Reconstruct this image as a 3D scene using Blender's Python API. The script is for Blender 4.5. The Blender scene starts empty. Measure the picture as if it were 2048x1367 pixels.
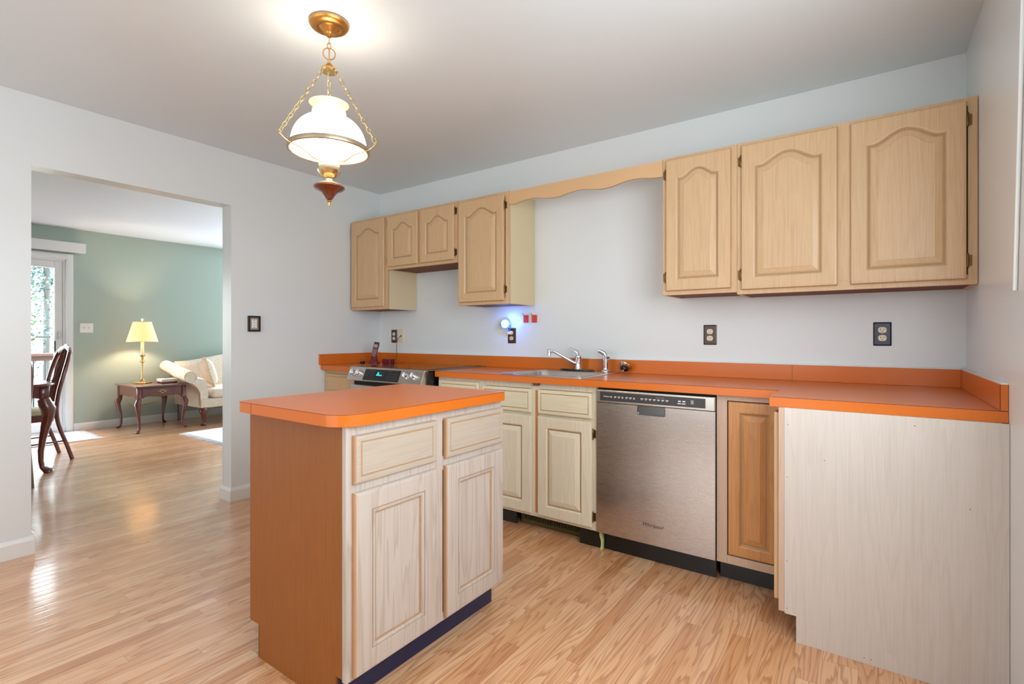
import bpy, bmesh, math, random
from mathutils import Vector, Matrix
random.seed(7)
PI = math.pi
C = bpy.context.scene.collection
SC = bpy.context.scene

# ------------------------------------------------------------------ camera
cam = bpy.data.cameras.new('camera')
cam.sensor_width = 36.0
cam.lens = 1010.29 / 2048 * 36.0
cam.shift_y = -13.35 / 2048
cam.clip_start = 0.05
co = bpy.data.objects.new('camera', cam); C.objects.link(co)
co.location = (3.6365, -3.0585, 1.1600)
co.rotation_euler = (PI / 2, 0, math.radians(35.3166))
SC.camera = co

# ------------------------------------------------------------------ view + world + lights
SC.view_settings.view_transform = 'Standard'
SC.view_settings.look = 'None'
SC.view_settings.exposure = 0.18
SC.view_settings.gamma = 1.0
SC.view_settings.use_curve_mapping = False
SC.cycles.use_denoising = True
SC.cycles.max_bounces = 8
SC.cycles.diffuse_bounces = 4
SC.cycles.glossy_bounces = 4
SC.cycles.caustics_reflective = False
SC.cycles.caustics_refractive = False
SC.cycles.sample_clamp_indirect = 6.0

def lin(c):
    return tuple(((x / 255) / 12.92 if x / 255 <= .04045 else ((x / 255 + .055) / 1.055) ** 2.4) for x in c)

W = bpy.data.worlds.new('world'); SC.world = W; W.use_nodes = True
wn = W.node_tree.nodes; wl = W.node_tree.links
bgn = wn['Background']
tc = wn.new('ShaderNodeTexCoord'); sep = wn.new('ShaderNodeSeparateXYZ'); rmp = wn.new('ShaderNodeValToRGB')
wl.new(tc.outputs['Generated'], sep.inputs[0]); wl.new(sep.outputs['Z'], rmp.inputs[0])
rmp.color_ramp.elements[0].position = 0.0; rmp.color_ramp.elements[0].color = (.80, .90, .86, 1)
rmp.color_ramp.elements[1].position = 0.5; rmp.color_ramp.elements[1].color = (.72, .86, 1.0, 1)
wl.new(rmp.outputs[0], bgn.inputs['Color']); bgn.inputs['Strength'].default_value = 16.0

def light(name, kind, loc, energy, col, rot=(0, 0, 0), **k):
    l = bpy.data.lights.new(name, kind); l.energy = energy; l.color = col
    for a, b in k.items():
        if a == 'portal': l.cycles.is_portal = b
        else: setattr(l, a, b)
    o = bpy.data.objects.new(name, l); o.location = loc; o.rotation_euler = rot; C.objects.link(o)
    return o
# added area lights on solid walls: assumed window beside the camera, fill behind it
light('assumed_side_window_fill', 'AREA', (3.985, -2.25, 1.55), 52, (.83, .945, 1.0), (0, PI / 2, 0), shape='RECTANGLE', size=1.05, size_y=1.85)  # stands in for an assumed, unseen window; no opening behind it
light('added_rear_fill', 'AREA', (1.7, -5.19, 1.15), 42, (.82, .945, 1.0), (PI / 2, 0, 0), shape='RECTANGLE', size=3.0, size_y=1.7)  # unseen fill light, added in front of the solid rear wall
# sliding door in the far room: light portal, plus two added fill lights on its north and west walls
light('sliding_door_portal', 'AREA', (-4.33, -2.15, 1.04), 1, (1, 1, 1), (0, -PI / 2, 0), shape='RECTANGLE', size=2.0, size_y=1.75, portal=True)
light('far_room_north_fill', 'AREA', (-2.2, 2.38, 1.35), 10, (.66, .82, 1.0), (-PI / 2, 0, 0), shape='RECTANGLE', size=2.2, size_y=1.5)
light('far_room_west_fill', 'AREA', (-4.18, 1.9, 1.35), 190, (.72, .85, 1.0), (0, -PI / 2, 0), shape='RECTANGLE', size=1.5, size_y=.9)

# ------------------------------------------------------------------ materials
def newmat(name):
    m = bpy.data.materials.new(name); m.use_nodes = True
    nt = m.node_tree; return m, nt.nodes, nt.links, nt.nodes['Principled BSDF']
def mixc(n, l, fac, a, b, mode='MIX'):
    x = n.new('ShaderNodeMix'); x.data_type = 'RGBA'; x.blend_type = mode
    for sock, v in ((x.inputs[0], fac), (x.inputs[6], a), (x.inputs[7], b)):
        if hasattr(v, 'links'): l.new(v, sock)
        elif isinstance(v, tuple): sock.default_value = v if len(v) == 4 else v + (1,)
        else: sock.default_value = v
    return x.outputs[2]
def mth(n, l, op, a, b=0.0, c=None):
    x = n.new('ShaderNodeMath'); x.operation = op
    for i, v in enumerate((a, b) if c is None else (a, b, c)):
        if hasattr(v, 'links'): l.new(v, x.inputs[i])
        else: x.inputs[i].default_value = v
    return x.outputs[0]
def noise(n, l, vec, scale, detail=3, rough=.5, dist=0.0, dim='3D'):
    x = n.new('ShaderNodeTexNoise'); x.noise_dimensions = dim
    if vec is not None: l.new(vec, x.inputs['Vector'])
    x.inputs['Scale'].default_value = scale; x.inputs['Detail'].default_value = detail
    x.inputs['Roughness'].default_value = rough; x.inputs['Distortion'].default_value = dist
    return x.outputs['Fac']
def coords(n, l, scale=(1, 1, 1), kind='Object', rot=(0, 0, 0)):
    t = n.new('ShaderNodeTexCoord'); mp = n.new('ShaderNodeMapping')
    mp.inputs['Scale'].default_value = scale; mp.inputs['Rotation'].default_value = rot
    l.new(t.outputs[kind], mp.inputs[0]); return mp.outputs[0]
def ramp(n, l, fac, stops):
    r = n.new('ShaderNodeValToRGB'); l.new(fac, r.inputs[0])
    e = r.color_ramp.elements
    while len(e) < len(stops): e.new(.5)
    for i, (p, c) in enumerate(stops):
        e[i].position = p; e[i].color = (c if isinstance(c, tuple) else (c, c, c)) + (1,)
    return r.outputs[0]
def bump(n, l, b, h, strength, dist=.002):
    x = n.new('ShaderNodeBump'); x.inputs['Strength'].default_value = strength; x.inputs['Distance'].default_value = dist
    l.new(h, x.inputs['Height']); l.new(x.outputs[0], b.inputs['Normal'])

def paint(name, col, rough=.5, metal=0, var=.05, scale=6, bmp=0, bscale=200, coat=0, coatr=.1, spec=None):
    m, n, l, b = newmat(name); c = lin(col)
    v = coords(n, l); f = noise(n, l, v, scale)
    dark = tuple(x * (1 - var) for x in c); lite = tuple(min(1, x * (1 + var)) for x in c)
    l.new(mixc(n, l, f, dark, lite), b.inputs['Base Color'])
    b.inputs['Roughness'].default_value = rough; b.inputs['Metallic'].default_value = metal
    b.inputs['Coat Weight'].default_value = coat; b.inputs['Coat Roughness'].default_value = coatr
    if spec is not None: b.inputs['Specular IOR Level'].default_value = spec
    if bmp: bump(n, l, b, noise(n, l, v, bscale, 2), bmp)
    return m

def wood(name, light_, dark_, grain='z', rough=.42, coat=.15, fig=.5, pores=.5, patch=None):
    """light_/dark_ are the two colours of the grain; grain runs along the given axis"""
    m, n, l, b = newmat(name); A, B = lin(light_), lin(dark_)
    s = {'x': (.06, 1, 1), 'y': (1, .06, 1), 'z': (1, 1, .06)}[grain]
    s2 = {'x': (.022, 1, 1), 'y': (1, .022, 1), 'z': (1, 1, .022)}[grain]
    info = n.new('ShaderNodeObjectInfo')
    off = n.new('ShaderNodeVectorMath'); off.operation = 'SCALE'; off.inputs[0].default_value = (7, 5, 3)
    l.new(info.outputs['Random'], off.inputs['Scale'])
    def vec(sc):
        v0 = coords(n, l, sc); ad = n.new('ShaderNodeVectorMath'); ad.operation = 'ADD'
        l.new(v0, ad.inputs[0]); l.new(off.outputs[0], ad.inputs[1]); return ad.outputs[0]
    v = vec(s); v2 = vec(s2)
    big = noise(n, l, v, 7, 3, .5, .3)
    rings = mth(n, l, 'FRACT', mth(n, l, 'MULTIPLY', big, 16))
    rings = ramp(n, l, rings, [(0, 0.0), (.55, .25), (.9, 1.0), (1, 0.0)])
    fine = ramp(n, l, noise(n, l, v2, 330, 2, .6), [(.42, 0.0), (.66, 1.0)])
    f = mth(n, l, 'ADD', mth(n, l, 'MULTIPLY', rings, fig), mth(n, l, 'MULTIPLY', fine, pores))
    col = mixc(n, l, f, A, B)
    low = noise(n, l, vec((1, 1, 1)), 2.2, 2)
    col = mixc(n, l, mth(n, l, 'MULTIPLY', low, .22), col, tuple(x * .8 for x in B))
    if patch:
        col = mixc(n, l, ramp(n, l, noise(n, l, vec((1, 1, 1)), 5, 3), [(.52, 0.0), (.68, .7)]), col, lin(patch))
    l.new(col, b.inputs['Base Color']); b.inputs['Roughness'].default_value = rough
    b.inputs['Coat Weight'].default_value = coat; b.inputs['Coat Roughness'].default_value = .25
    bump(n, l, b, fine, .06, .001)
    return m

M = {}
M['wall'] = paint('kitchen_wall_paint', (221, 222, 222), .30, var=.012, scale=1.2, bmp=.035, bscale=160, spec=.4)
M['ceil'] = paint('kitchen_ceiling_paint', (217, 221, 224), .24, var=.012, scale=1, bmp=.03, bscale=60, spec=.35)
M['ceil2'] = paint('far_ceiling_paint', (226, 228, 234), .5, var=.01, scale=1, bmp=.03, bscale=60)
M['green'] = paint('mint_wall_paint', (166, 178, 166), .42, var=.015, scale=1.5, bmp=.03, bscale=150)
M['trim'] = paint('white_trim_paint', (226, 224, 222), .35, var=.02)
M['laminate'] = paint('orange_laminate', (206, 105, 28), .28, var=.04, scale=3, coat=.10, spec=.38)
M['up_wood'] = wood('honey_oak', (208, 172, 132), (188, 148, 104), 'z', fig=.25, pores=.45)
M['up_wood_x'] = wood('honey_oak_rail', (208, 172, 132), (188, 148, 104), 'x', fig=.25, pores=.45)
M['glaze'] = paint('brown_glaze_in_grooves', (168, 134, 100), .6, var=.15, scale=30)
M['door_edge'] = paint('brown_door_edge', (186, 140, 102), .6, var=.1, scale=20)  # browner tone, used only on island front edges turned to -Y
M['bare'] = paint('bare_amber_oak', (196, 138, 78), .5, var=.1, scale=10)
M['pale_side'] = paint('pale_oak_veneer', (218, 198, 160), .5, var=.05, scale=4)
M['val'] = paint('valance_ply', (210, 168, 124), .5, var=.05, scale=4)
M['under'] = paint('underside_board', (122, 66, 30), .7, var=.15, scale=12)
M['base_wood'] = wood('pickled_oak', (224, 212, 190), (202, 184, 156), 'z', fig=.22, pores=.5)
M['base_wood_x'] = wood('pickled_oak_drawer', (222, 210, 182), (204, 186, 154), 'x', fig=.22, pores=.4)
M['isl_wood'] = wood('whitewashed_oak', (196, 182, 172), (166, 146, 132), 'z', fig=.55, pores=.12)
M['isl_draw'] = wood('whitewashed_drawer', (186, 170, 154), (170, 152, 134), 'y', fig=.25, pores=.35)
M['isl_side'] = wood('brown_island_veneer', (148, 84, 26), (130, 70, 18), 'z', fig=.2, pores=.5, rough=.5, coat=.05)
M['inset_wood'] = wood('amber_oak', (206, 148, 92), (182, 118, 66), 'z', fig=.35, pores=.45)
M['frame_pink'] = wood('rosy_oak_frame', (204, 174, 152), (184, 150, 126), 'z', fig=.2, pores=.4)
M['pen_panel'] = wood('end_panel_veneer', (210, 198, 190), (196, 182, 170), 'z', fig=.35, pores=.4, rough=.5)
M['navy'] = paint('navy_toe_kick', (24, 28, 62), .4, var=.3, scale=30)
M['blue'] = paint('blue_toe_kick', (38, 62, 120), .6, var=.3, scale=60)
M['black'] = paint('black_toe_kick', (22, 18, 17), .35, var=.3, scale=30)
M['dark'] = paint('black_plastic', (20, 20, 24), .3, var=.1)
M['gap'] = paint('dark_gap', (26, 20, 18), .8)
M['brass'] = paint('aged_brass', (206, 150, 82), .36, metal=1, var=.2, scale=20)
M['brass_lt'] = paint('bright_brass', (214, 190, 140), .22, metal=1, var=.15, scale=20)
M['bronze'] = paint('antique_hinge_brass', (116, 86, 50), .35, metal=.9, var=.4, scale=80)
M['dark_bronze'] = paint('dark_bronze', (40, 32, 24), .35, metal=.5, var=.3, scale=60)
M['chrome'] = paint('chrome', (222, 222, 226), .09, metal=1, var=.02)
M['pocket'] = paint('dark_chrome', (120, 126, 130), .22, metal=1, var=.05)
M['nickel'] = paint('satin_metal', (196, 192, 188), .3, metal=1, var=.04)
M['pewter'] = paint('antique_pewter', (178, 160, 136), .38, metal=.8, var=.08)
M['white'] = paint('white_plastic', (232, 230, 226), .35, var=.02)
M['ivory'] = paint('ivory_plastic', (226, 212, 184), .35, var=.03)
M['brown_pl'] = paint('brown_outlet_plate', (66, 34, 24), .3, var=.15)
M['navy_pl'] = paint('dark_violet_plate', (34, 24, 52), .3, var=.15)
M['red'] = paint('red_plastic', (206, 48, 36), .35, var=.1, scale=60)
M['phone_red'] = paint('dark_red_plastic', (104, 16, 26), .25, var=.15)
M['screen'] = paint('grey_screen', (150, 150, 146), .2)
M['cherry'] = wood('cherry_wood', (112, 40, 26), (70, 18, 14), 'z', fig=.4, pores=.3, rough=.2, coat=.7)
M['cherry_x'] = wood('cherry_wood_top', (112, 44, 30), (74, 24, 18), 'y', fig=.4, pores=.3, rough=.16, coat=.8)
M['lampwood'] = wood('turned_mahogany', (104, 44, 20), (64, 22, 10), 'z', fig=.4, pores=.2, rough=.18, coat=.8)
M['cream_pl'] = paint('cream_enamel', (236, 214, 178), .3, var=.04)
M['seat'] = paint('cream_seat_fabric', (226, 208, 172), .85, var=.05, scale=40, bmp=.2, bscale=500)
M['clear_blue'] = paint('clear_blue_plastic', (70, 120, 190), .15)
M['rod'] = paint('white_wand', (250, 250, 252), .2)
M['bark'] = paint('bark', (70, 66, 64), .9, var=.3, scale=8)
M['leaf'] = paint('pale_leaves', (62, 84, 44), .6, var=.35, scale=2)
M['leaf2'] = paint('bluish_leaves', (50, 76, 78), .6, var=.3, scale=2)
M['redwood'] = wood('deck_redwood', (104, 66, 56), (88, 52, 44), 'y', fig=.3, pores=.3, rough=.7, coat=0)
M['iron'] = paint('dark_balusters', (36, 40, 46), .5)
M['grass'] = paint('grass', (70, 86, 46), .9, var=.3, scale=1)
M['stub'] = paint('splintered_mint_wood', (190, 196, 140), .7, var=.3, scale=50)
M['vent'] = paint('olive_register', (92, 78, 40), .4, metal=.3, var=.2, scale=20)
M['glassbowl'] = None

def m_sofa():
    m, n, l, b = newmat('cream_damask'); v = coords(n, l, (1, 1, 1))
    w = noise(n, l, v, 22, 2, .5, 1.5); f = ramp(n, l, w, [(.44, 0.0), (.5, 1.0)])
    l.new(mixc(n, l, f, lin((234, 216, 196)), lin((226, 206, 184))), b.inputs['Base Color'])
    b.inputs['Roughness'].default_value = .8; b.inputs['Sheen Weight'].default_value = .3
    bump(n, l, b, noise(n, l, v, 400, 2), .15); return m
M['sofa'] = m_sofa()
def m_rug():
    m, n, l, b = newmat('white_woven_rug'); v = coords(n, l, (1, 1, 1))
    w = n.new('ShaderNodeTexVoronoi'); l.new(v, w.inputs['Vector']); w.inputs['Scale'].default_value = 9
    f = ramp(n, l, w.outputs['Distance'], [(.25, 0.0), (.34, 1.0), (.4, 0.0)])
    l.new(mixc(n, l, mth(n, l, 'MULTIPLY', f, .6), lin((232, 232, 236)), lin((196, 180, 176))), b.inputs['Base Color'])
    b.inputs['Roughness'].default_value = .9; bump(n, l, b, noise(n, l, v, 300, 2), .4); return m
M['rug'] = m_rug()

def m_steel(name, axis, rough=.27, col=(196, 188, 184)):
    axis = 'x'
    m, n, l, b = newmat(name)
    s = {'x': (.02, 1, 1), 'z': (1, 1, .012)}[axis]; v = coords(n, l, s)
    st = noise(n, l, v, 500, 2, .6); wide = noise(n, l, coords(n, l, (1, 1, .06)), 6, 1)
    c = lin(col)
    l.new(mixc(n, l, st, tuple(x * .98 for x in c), tuple(min(1, x * 1.01) for x in c)), b.inputs['Base Color'])
    b.inputs['Metallic'].default_value = 1
    l.new(mth(n, l, 'ADD', mth(n, l, 'MULTIPLY', st, .05), rough - .02), b.inputs['Roughness'])
    b.inputs['Anisotropic'].default_value = .6
    bump(n, l, b, wide, .10, .012); return m
M['steel'] = m_steel('brushed_steel', 'z', .27)
M['steel_x'] = m_steel('brushed_steel_panel', 'x', .26, (206, 200, 192))
M['steel_sink'] = m_steel('sink_steel', 'x', .22, (200, 198, 196))

def m_floor():
    m, n, l, b = newmat('oak_strip_floor')
    t = n.new('ShaderNodeTexCoord'); sp = n.new('ShaderNodeSeparateXYZ'); l.new(t.outputs['Object'], sp.inputs[0])
    X, Y = sp.outputs['X'], sp.outputs['Y']; bw = .0572
    rx = mth(n, l, 'DIVIDE', X, bw); row = mth(n, l, 'FLOOR', rx); fx = mth(n, l, 'FRACT', rx)
    wn1 = n.new('ShaderNodeTexWhiteNoise'); wn1.noise_dimensions = '1D'; l.new(row, wn1.inputs['W'])
    yy = mth(n, l, 'ADD', mth(n, l, 'DIVIDE', Y, .95), mth(n, l, 'MULTIPLY', wn1.outputs['Value'], 17.0))
    cell = mth(n, l, 'FLOOR', yy); fy = mth(n, l, 'FRACT', yy)
    cb = n.new('ShaderNodeCombineXYZ'); l.new(row, cb.inputs[0]); l.new(cell, cb.inputs[1])
    wn2 = n.new('ShaderNodeTexWhiteNoise'); wn2.noise_dimensions = '2D'; l.new(cb.outputs[0], wn2.inputs['Vector'])
    rnd = wn2.outputs['Value']
    base = ramp(n, l, rnd, [(0, lin((196, 136, 92))), (.15, lin((212, 154, 108))), (.6, lin((222, 168, 124))), (1, lin((232, 184, 142)))])
    # grain: growth rings stretched along the board, shifted per board
    cv = n.new('ShaderNodeCombineXYZ')
    l.new(mth(n, l, 'ADD', X, mth(n, l, 'MULTIPLY', rnd, 9.0)), cv.inputs[0])
    l.new(mth(n, l, 'ADD', mth(n, l, 'MULTIPLY', Y, .07), mth(n, l, 'MULTIPLY', rnd, 5.0)), cv.inputs[1])
    g = noise(n, l, cv.outputs[0], 11, 3, .45, .25)
    rg = ramp(n, l, mth(n, l, 'FRACT', mth(n, l, 'MULTIPLY', g, 17)), [(0, 0.0), (.5, .12), (.88, 1.0), (1, 0.0)])
    cv2 = n.new('ShaderNodeCombineXYZ'); l.new(X, cv2.inputs[0]); l.new(mth(n, l, 'MULTIPLY', Y, .02), cv2.inputs[1])
    fine = ramp(n, l, noise(n, l, cv2.outputs[0], 300, 2, .6), [(.45, 0.0), (.7, 1.0)])
    col = mixc(n, l, mth(n, l, 'MULTIPLY', rg, .6), base, lin((150, 82, 40)))
    col = mixc(n, l, mth(n, l, 'MULTIPLY', fine, .22), col, lin((168, 104, 54)))
    e1 = mth(n, l, 'MINIMUM', fx, mth(n, l, 'SUBTRACT', 1.0, fx))
    e2 = mth(n, l, 'MULTIPLY', mth(n, l, 'MINIMUM', fy, mth(n, l, 'SUBTRACT', 1.0, fy)), .95 / bw)
    e = mth(n, l, 'MINIMUM', e1, e2)
    gap = ramp(n, l, e, [(.0, 1.0), (.022, 0.0)])
    col = mixc(n, l, mth(n, l, 'MULTIPLY', gap, .6), col, lin((90, 48, 24)))
    l.new(col, b.inputs['Base Color'])
    b.inputs['Roughness'].default_value = .36
    b.inputs['Coat Weight'].default_value = .85; b.inputs['Coat Roughness'].default_value = .13
    h = mth(n, l, 'SUBTRACT', mth(n, l, 'ADD', mth(n, l, 'MULTIPLY', noise(n, l, cv2.outputs[0], 18, 1), .8), mth(n, l, 'MULTIPLY', ramp(n, l, e, [(0, 0.0), (.12, 1.0)]), .35)), mth(n, l, 'MULTIPLY', rnd, .2))
    bp = n.new('ShaderNodeBump'); bp.inputs['Strength'].default_value = .22; bp.inputs['Distance'].default_value = .002
    l.new(h, bp.inputs['Height']); l.new(bp.outputs[0], b.inputs['Normal']); l.new(bp.outputs[0], b.inputs['Coat Normal'])
    return m
M['floor'] = m_floor()

def glow(name, col, strength, base=(240, 240, 240), rough=.3):
    m = paint(name, base, rough); b = m.node_tree.nodes['Principled BSDF']
    b.inputs['Emission Color'].default_value = lin(col) + (1,); b.inputs['Emission Strength'].default_value = strength
    return m
M['shade'] = glow('lit_opal_glass', (255, 236, 200), 2.2, (250, 246, 236), .2)
M['shade_top'] = glow('opal_glass_collar', (255, 220, 140), .3, (244, 226, 176), .2)
M['bulb'] = glow('lit_bulb', (255, 238, 205), 30)
M['display'] = glow('cyan_display', (60, 220, 230), 1.6, (20, 90, 100))
M['blueglow'] = glow('lit_night_light', (165, 210, 255), 1.15, (150, 190, 230))
def m_tshade():
    m, n, l, b = newmat('pleated_lampshade'); v = coords(n, l)
    at = n.new('ShaderNodeSeparateXYZ'); l.new(v, at.inputs[0])
    an = mth(n, l, 'ARCTAN2', at.outputs[1], at.outputs[0]); pl = mth(n, l, 'SINE', mth(n, l, 'MULTIPLY', an, 64.0))
    f = mth(n, l, 'ADD', mth(n, l, 'MULTIPLY', pl, .5), .5)
    l.new(mixc(n, l, f, lin((236, 196, 140)), lin((250, 222, 176))), b.inputs['Base Color'])
    l.new(mixc(n, l, f, lin((250, 170, 90)), lin((255, 200, 126))), b.inputs['Emission Color'])
    b.inputs['Emission Strength'].default_value = .95; b.inputs['Roughness'].default_value = .8
    bump(n, l, b, pl, .4, .003); return m
M['tshade'] = m_tshade()
def m_glass(name='clear_glass', tint=(1, 1, 1), g=.07):
    m = bpy.data.materials.new(name); m.use_nodes = True; n = m.node_tree.nodes; l = m.node_tree.links; n.clear()
    o = n.new('ShaderNodeOutputMaterial'); mx = n.new('ShaderNodeMixShader'); t = n.new('ShaderNodeBsdfTransparent'); gl = n.new('ShaderNodeBsdfGlossy')
    t.inputs[0].default_value = tint + (1,); gl.inputs['Roughness'].default_value = .03; mx.inputs[0].default_value = g
    nz = n.new('ShaderNodeTexNoise'); nz.inputs['Scale'].default_value = 3
    r = n.new('ShaderNodeMapRange'); l.new(nz.outputs['Fac'], r.inputs[0]); r.inputs[3].default_value = g * .8; r.inputs[4].default_value = g * 1.2
    l.new(r.outputs[0], mx.inputs[0])
    l.new(t.outputs[0], mx.inputs[1]); l.new(gl.outputs[0], mx.inputs[2]); l.new(mx.outputs[0], o.inputs[0]); return m
M['glass'] = m_glass()
M['cooktop'] = paint('black_ceramic_glass', (16, 15, 16), .05, var=.1, coat=.5, coatr=.02, spec=.8)

# ------------------------------------------------------------------ mesh helpers
class MB:
    def __init__(s): s.bm = bmesh.new()
    def quad(s, *p): s.bm.faces.new([s.bm.verts.new(q) for q in p]); return s
    def box(s, x0, x1, y0, y1, z0, z1, bev=0.0, seg=1):
        t = bmesh.new()
        v = [t.verts.new(p) for p in ((x0, y0, z0), (x1, y0, z0), (x1, y1, z0), (x0, y1, z0), (x0, y0, z1), (x1, y0, z1), (x1, y1, z1), (x0, y1, z1))]
        for f in ((0, 3, 2, 1), (4, 5, 6, 7), (0, 1, 5, 4), (1, 2, 6, 5), (2, 3, 7, 6), (3, 0, 4, 7)): t.faces.new([v[i] for i in f])
        if bev: bmesh.ops.bevel(t, geom=t.edges[:], offset=bev, segments=seg, affect='EDGES', profile=.5)
        s._merge(t); return s
    def _merge(s, t):
        me = bpy.data.meshes.new('tmp'); t.to_mesh(me); t.free(); s.bm.from_mesh(me); bpy.data.meshes.remove(me)
    def add(s, t): s._merge(t); return s
    def prism(s, pts, axis, a, b, bev=0.0, seg=2):
        """pts: 2D outline; extruded along axis between a and b. axis z: (x,y); y: (x,z); x: (y,z)"""
        t = bmesh.new()
        f = {'z': lambda p, w: (p[0], p[1], w), 'y': lambda p, w: (p[0], w, p[1]), 'x': lambda p, w: (w, p[0], p[1])}[axis]
        A = [t.verts.new(f(p, a)) for p in pts]; B = [t.verts.new(f(p, b)) for p in pts]
        t.faces.new(A[::-1]); t.faces.new(B); N = len(pts)
        for i in range(N): t.faces.new([A[i], A[(i + 1) % N], B[(i + 1) % N], B[i]])
        bmesh.ops.recalc_face_normals(t, faces=t.faces[:])
        if bev:
            es = [e for e in t.edges if len(e.link_faces) == 2 and e.calc_face_angle(0) > .6]
            bmesh.ops.bevel(t, geom=es, offset=bev, segments=seg, affect='EDGES', profile=.5)
        s._merge(t); return s
    def lathe(s, c, prof, seg=32, axis=(0, 0, 1), scale=(1, 1)):
        """prof: list of (r, h) along axis from c"""
        t = bmesh.new(); q = Vector((0, 0, 1)).rotation_difference(Vector(axis).normalized())
        rings = []
        for r, h in prof:
            if r < 1e-6: rings.append([t.verts.new(q @ Vector((0, 0, h)) + Vector(c))])
            else: rings.append([t.verts.new(q @ Vector((r * math.cos(2 * PI * k / seg) * scale[0], r * math.sin(2 * PI * k / seg) * scale[1], h)) + Vector(c)) for k in range(seg)])
        for R1, R2 in zip(rings, rings[1:]):
            for k in range(seg):
                k2 = (k + 1) % seg
                if len(R1) == 1 and len(R2) == 1: continue
                if len(R1) == 1: t.faces.new([R1[0], R2[k2], R2[k]])
                elif len(R2) == 1: t.faces.new([R1[k], R1[k2], R2[0]])
                else: t.faces.new([R1[k], R1[k2], R2[k2], R2[k]])
        for R, fl in ((rings[0], True), (rings[-1], False)):
            if len(R) > 1 and s_closed: t.faces.new(R[::-1] if fl else R)
        bmesh.ops.recalc_face_normals(t, faces=t.faces[:])
        s._merge(t); return s
    def tube(s, pts, r, seg=10, closed=False, flat=None):
        """round tube through points; r number or list; flat=(a,b) scales the two cross axes"""
        t = bmesh.new(); P = [Vector(p) for p in pts]; N = len(P)
        R = r if isinstance(r, (list, tuple)) else [r] * N
        rings = []; up = None
        for i in range(N):
            a = P[(i - 1) % N] if (i or closed) else P[0]; b = P[(i + 1) % N] if (i < N - 1 or closed) else P[-1]
            d = (b - a).normalized()
            if up is None:
                up = Vector((0, 0, 1)) if abs(d.z) < .9 else Vector((1, 0, 0))
            u = (up - d * up.dot(d)).normalized(); up = u; w = d.cross(u)
            fa, fb = flat or (1, 1)
            rings.append([t.verts.new(P[i] + (u * math.cos(2 * PI * k / seg) * fa + w * math.sin(2 * PI * k / seg) * fb) * R[i]) for k in range(seg)])
        M_ = N if closed else N - 1
        for i in range(M_):
            A, B = rings[i], rings[(i + 1) % N]
            for k in range(seg): t.faces.new([A[k], A[(k + 1) % seg], B[(k + 1) % seg], B[k]])
        if not closed: t.faces.new(rings[0][::-1]); t.faces.new(rings[-1])
        bmesh.ops.recalc_face_normals(t, faces=t.faces[:])
        s._merge(t); return s
    def loft(s, sections, closed_ends=True):
        t = bmesh.new(); rs = [[t.verts.new(p) for p in sec] for sec in sections]; n_ = len(rs[0])
        for A, B in zip(rs, rs[1:]):
            for k in range(n_): t.faces.new([A[k], A[(k + 1) % n_], B[(k + 1) % n_], B[k]])
        if closed_ends: t.faces.new(rs[0][::-1]); t.faces.new(rs[-1])
        bmesh.ops.recalc_face_normals(t, faces=t.faces[:]); s._merge(t); return s
    def xf(s, mat): bmesh.ops.transform(s.bm, matrix=mat, verts=s.bm.verts[:]); return s
    def build(s, name, mat, parent=None, smooth=None, at=None, mods=None):
        me = bpy.data.meshes.new(name)
        root = parent
        while root is not None and root.parent is not None: root = root.parent
        if root is not None: off = Vector(root.location)
        elif at is not None: off = Vector(at)
        else:
            xs = [v.co for v in s.bm.verts]
            off = Vector(((min(c.x for c in xs) + max(c.x for c in xs)) / 2, (min(c.y for c in xs) + max(c.y for c in xs)) / 2, min(c.z for c in xs)))
        bmesh.ops.translate(s.bm, vec=-off, verts=s.bm.verts[:])
        s.bm.to_mesh(me); s.bm.free()
        mats = mat if isinstance(mat, list) else [mat]
        for m_ in mats: me.materials.append(m_)
        if smooth is not None:
            for p in me.polygons: p.use_smooth = True
            try: me.set_sharp_from_angle(angle=math.radians(smooth))
            except Exception: pass
        o = bpy.data.objects.new(name, me); C.objects.link(o)
        if parent is not None: o.parent = parent
        else: o.location = off
        return o
s_closed = True

def thing(name, label, cat, loc, group=None, rz=0):
    o = bpy.data.objects.new(name, None); C.objects.link(o); o.empty_display_size = .1
    o.location = loc; o.rotation_euler = (0, 0, rz); o['label'] = label; o['category'] = cat
    if group: o['group'] = group
    return o
def tag(o, label, cat, group=None):
    o['label'] = label; o['category'] = cat
    if group: o['group'] = group
    return o
def struct(o): o['kind'] = 'structure'; return o
def copy_tree(o, parent=None):
    c = o.copy(); C.objects.link(c); c.parent = parent
    for ch in list(o.children): copy_tree(ch, c)
    return c

def mapper(face, w0):
    """(u, v, w) -> world; w is distance out of the wall plane"""
    if face == '-y': return lambda u, v, w: (u, w0 - w, v)
    if face == '+x': return lambda u, v, w: (w0 + w, u, v)
    if face == '+y': return lambda u, v, w: (u, w0 + w, v)
    if face == '-x': return lambda u, v, w: (w0 - w, u, v)

def loops_mesh(F, loops, fill=True):
    """loops: list of list of (u,v,w); same length"""
    t = bmesh.new(); rs = [[t.verts.new(F(*p)) for p in L] for L in loops]; n_ = len(rs[0])
    for A, B in zip(rs, rs[1:]):
        for k in range(n_): t.faces.new([A[k], A[(k + 1) % n_], B[(k + 1) % n_], B[k]])
    t.faces.new(rs[0][::-1])
    if fill: t.faces.new(rs[-1])
    bmesh.ops.recalc_face_normals(t, faces=t.faces[:])
    return t

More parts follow.
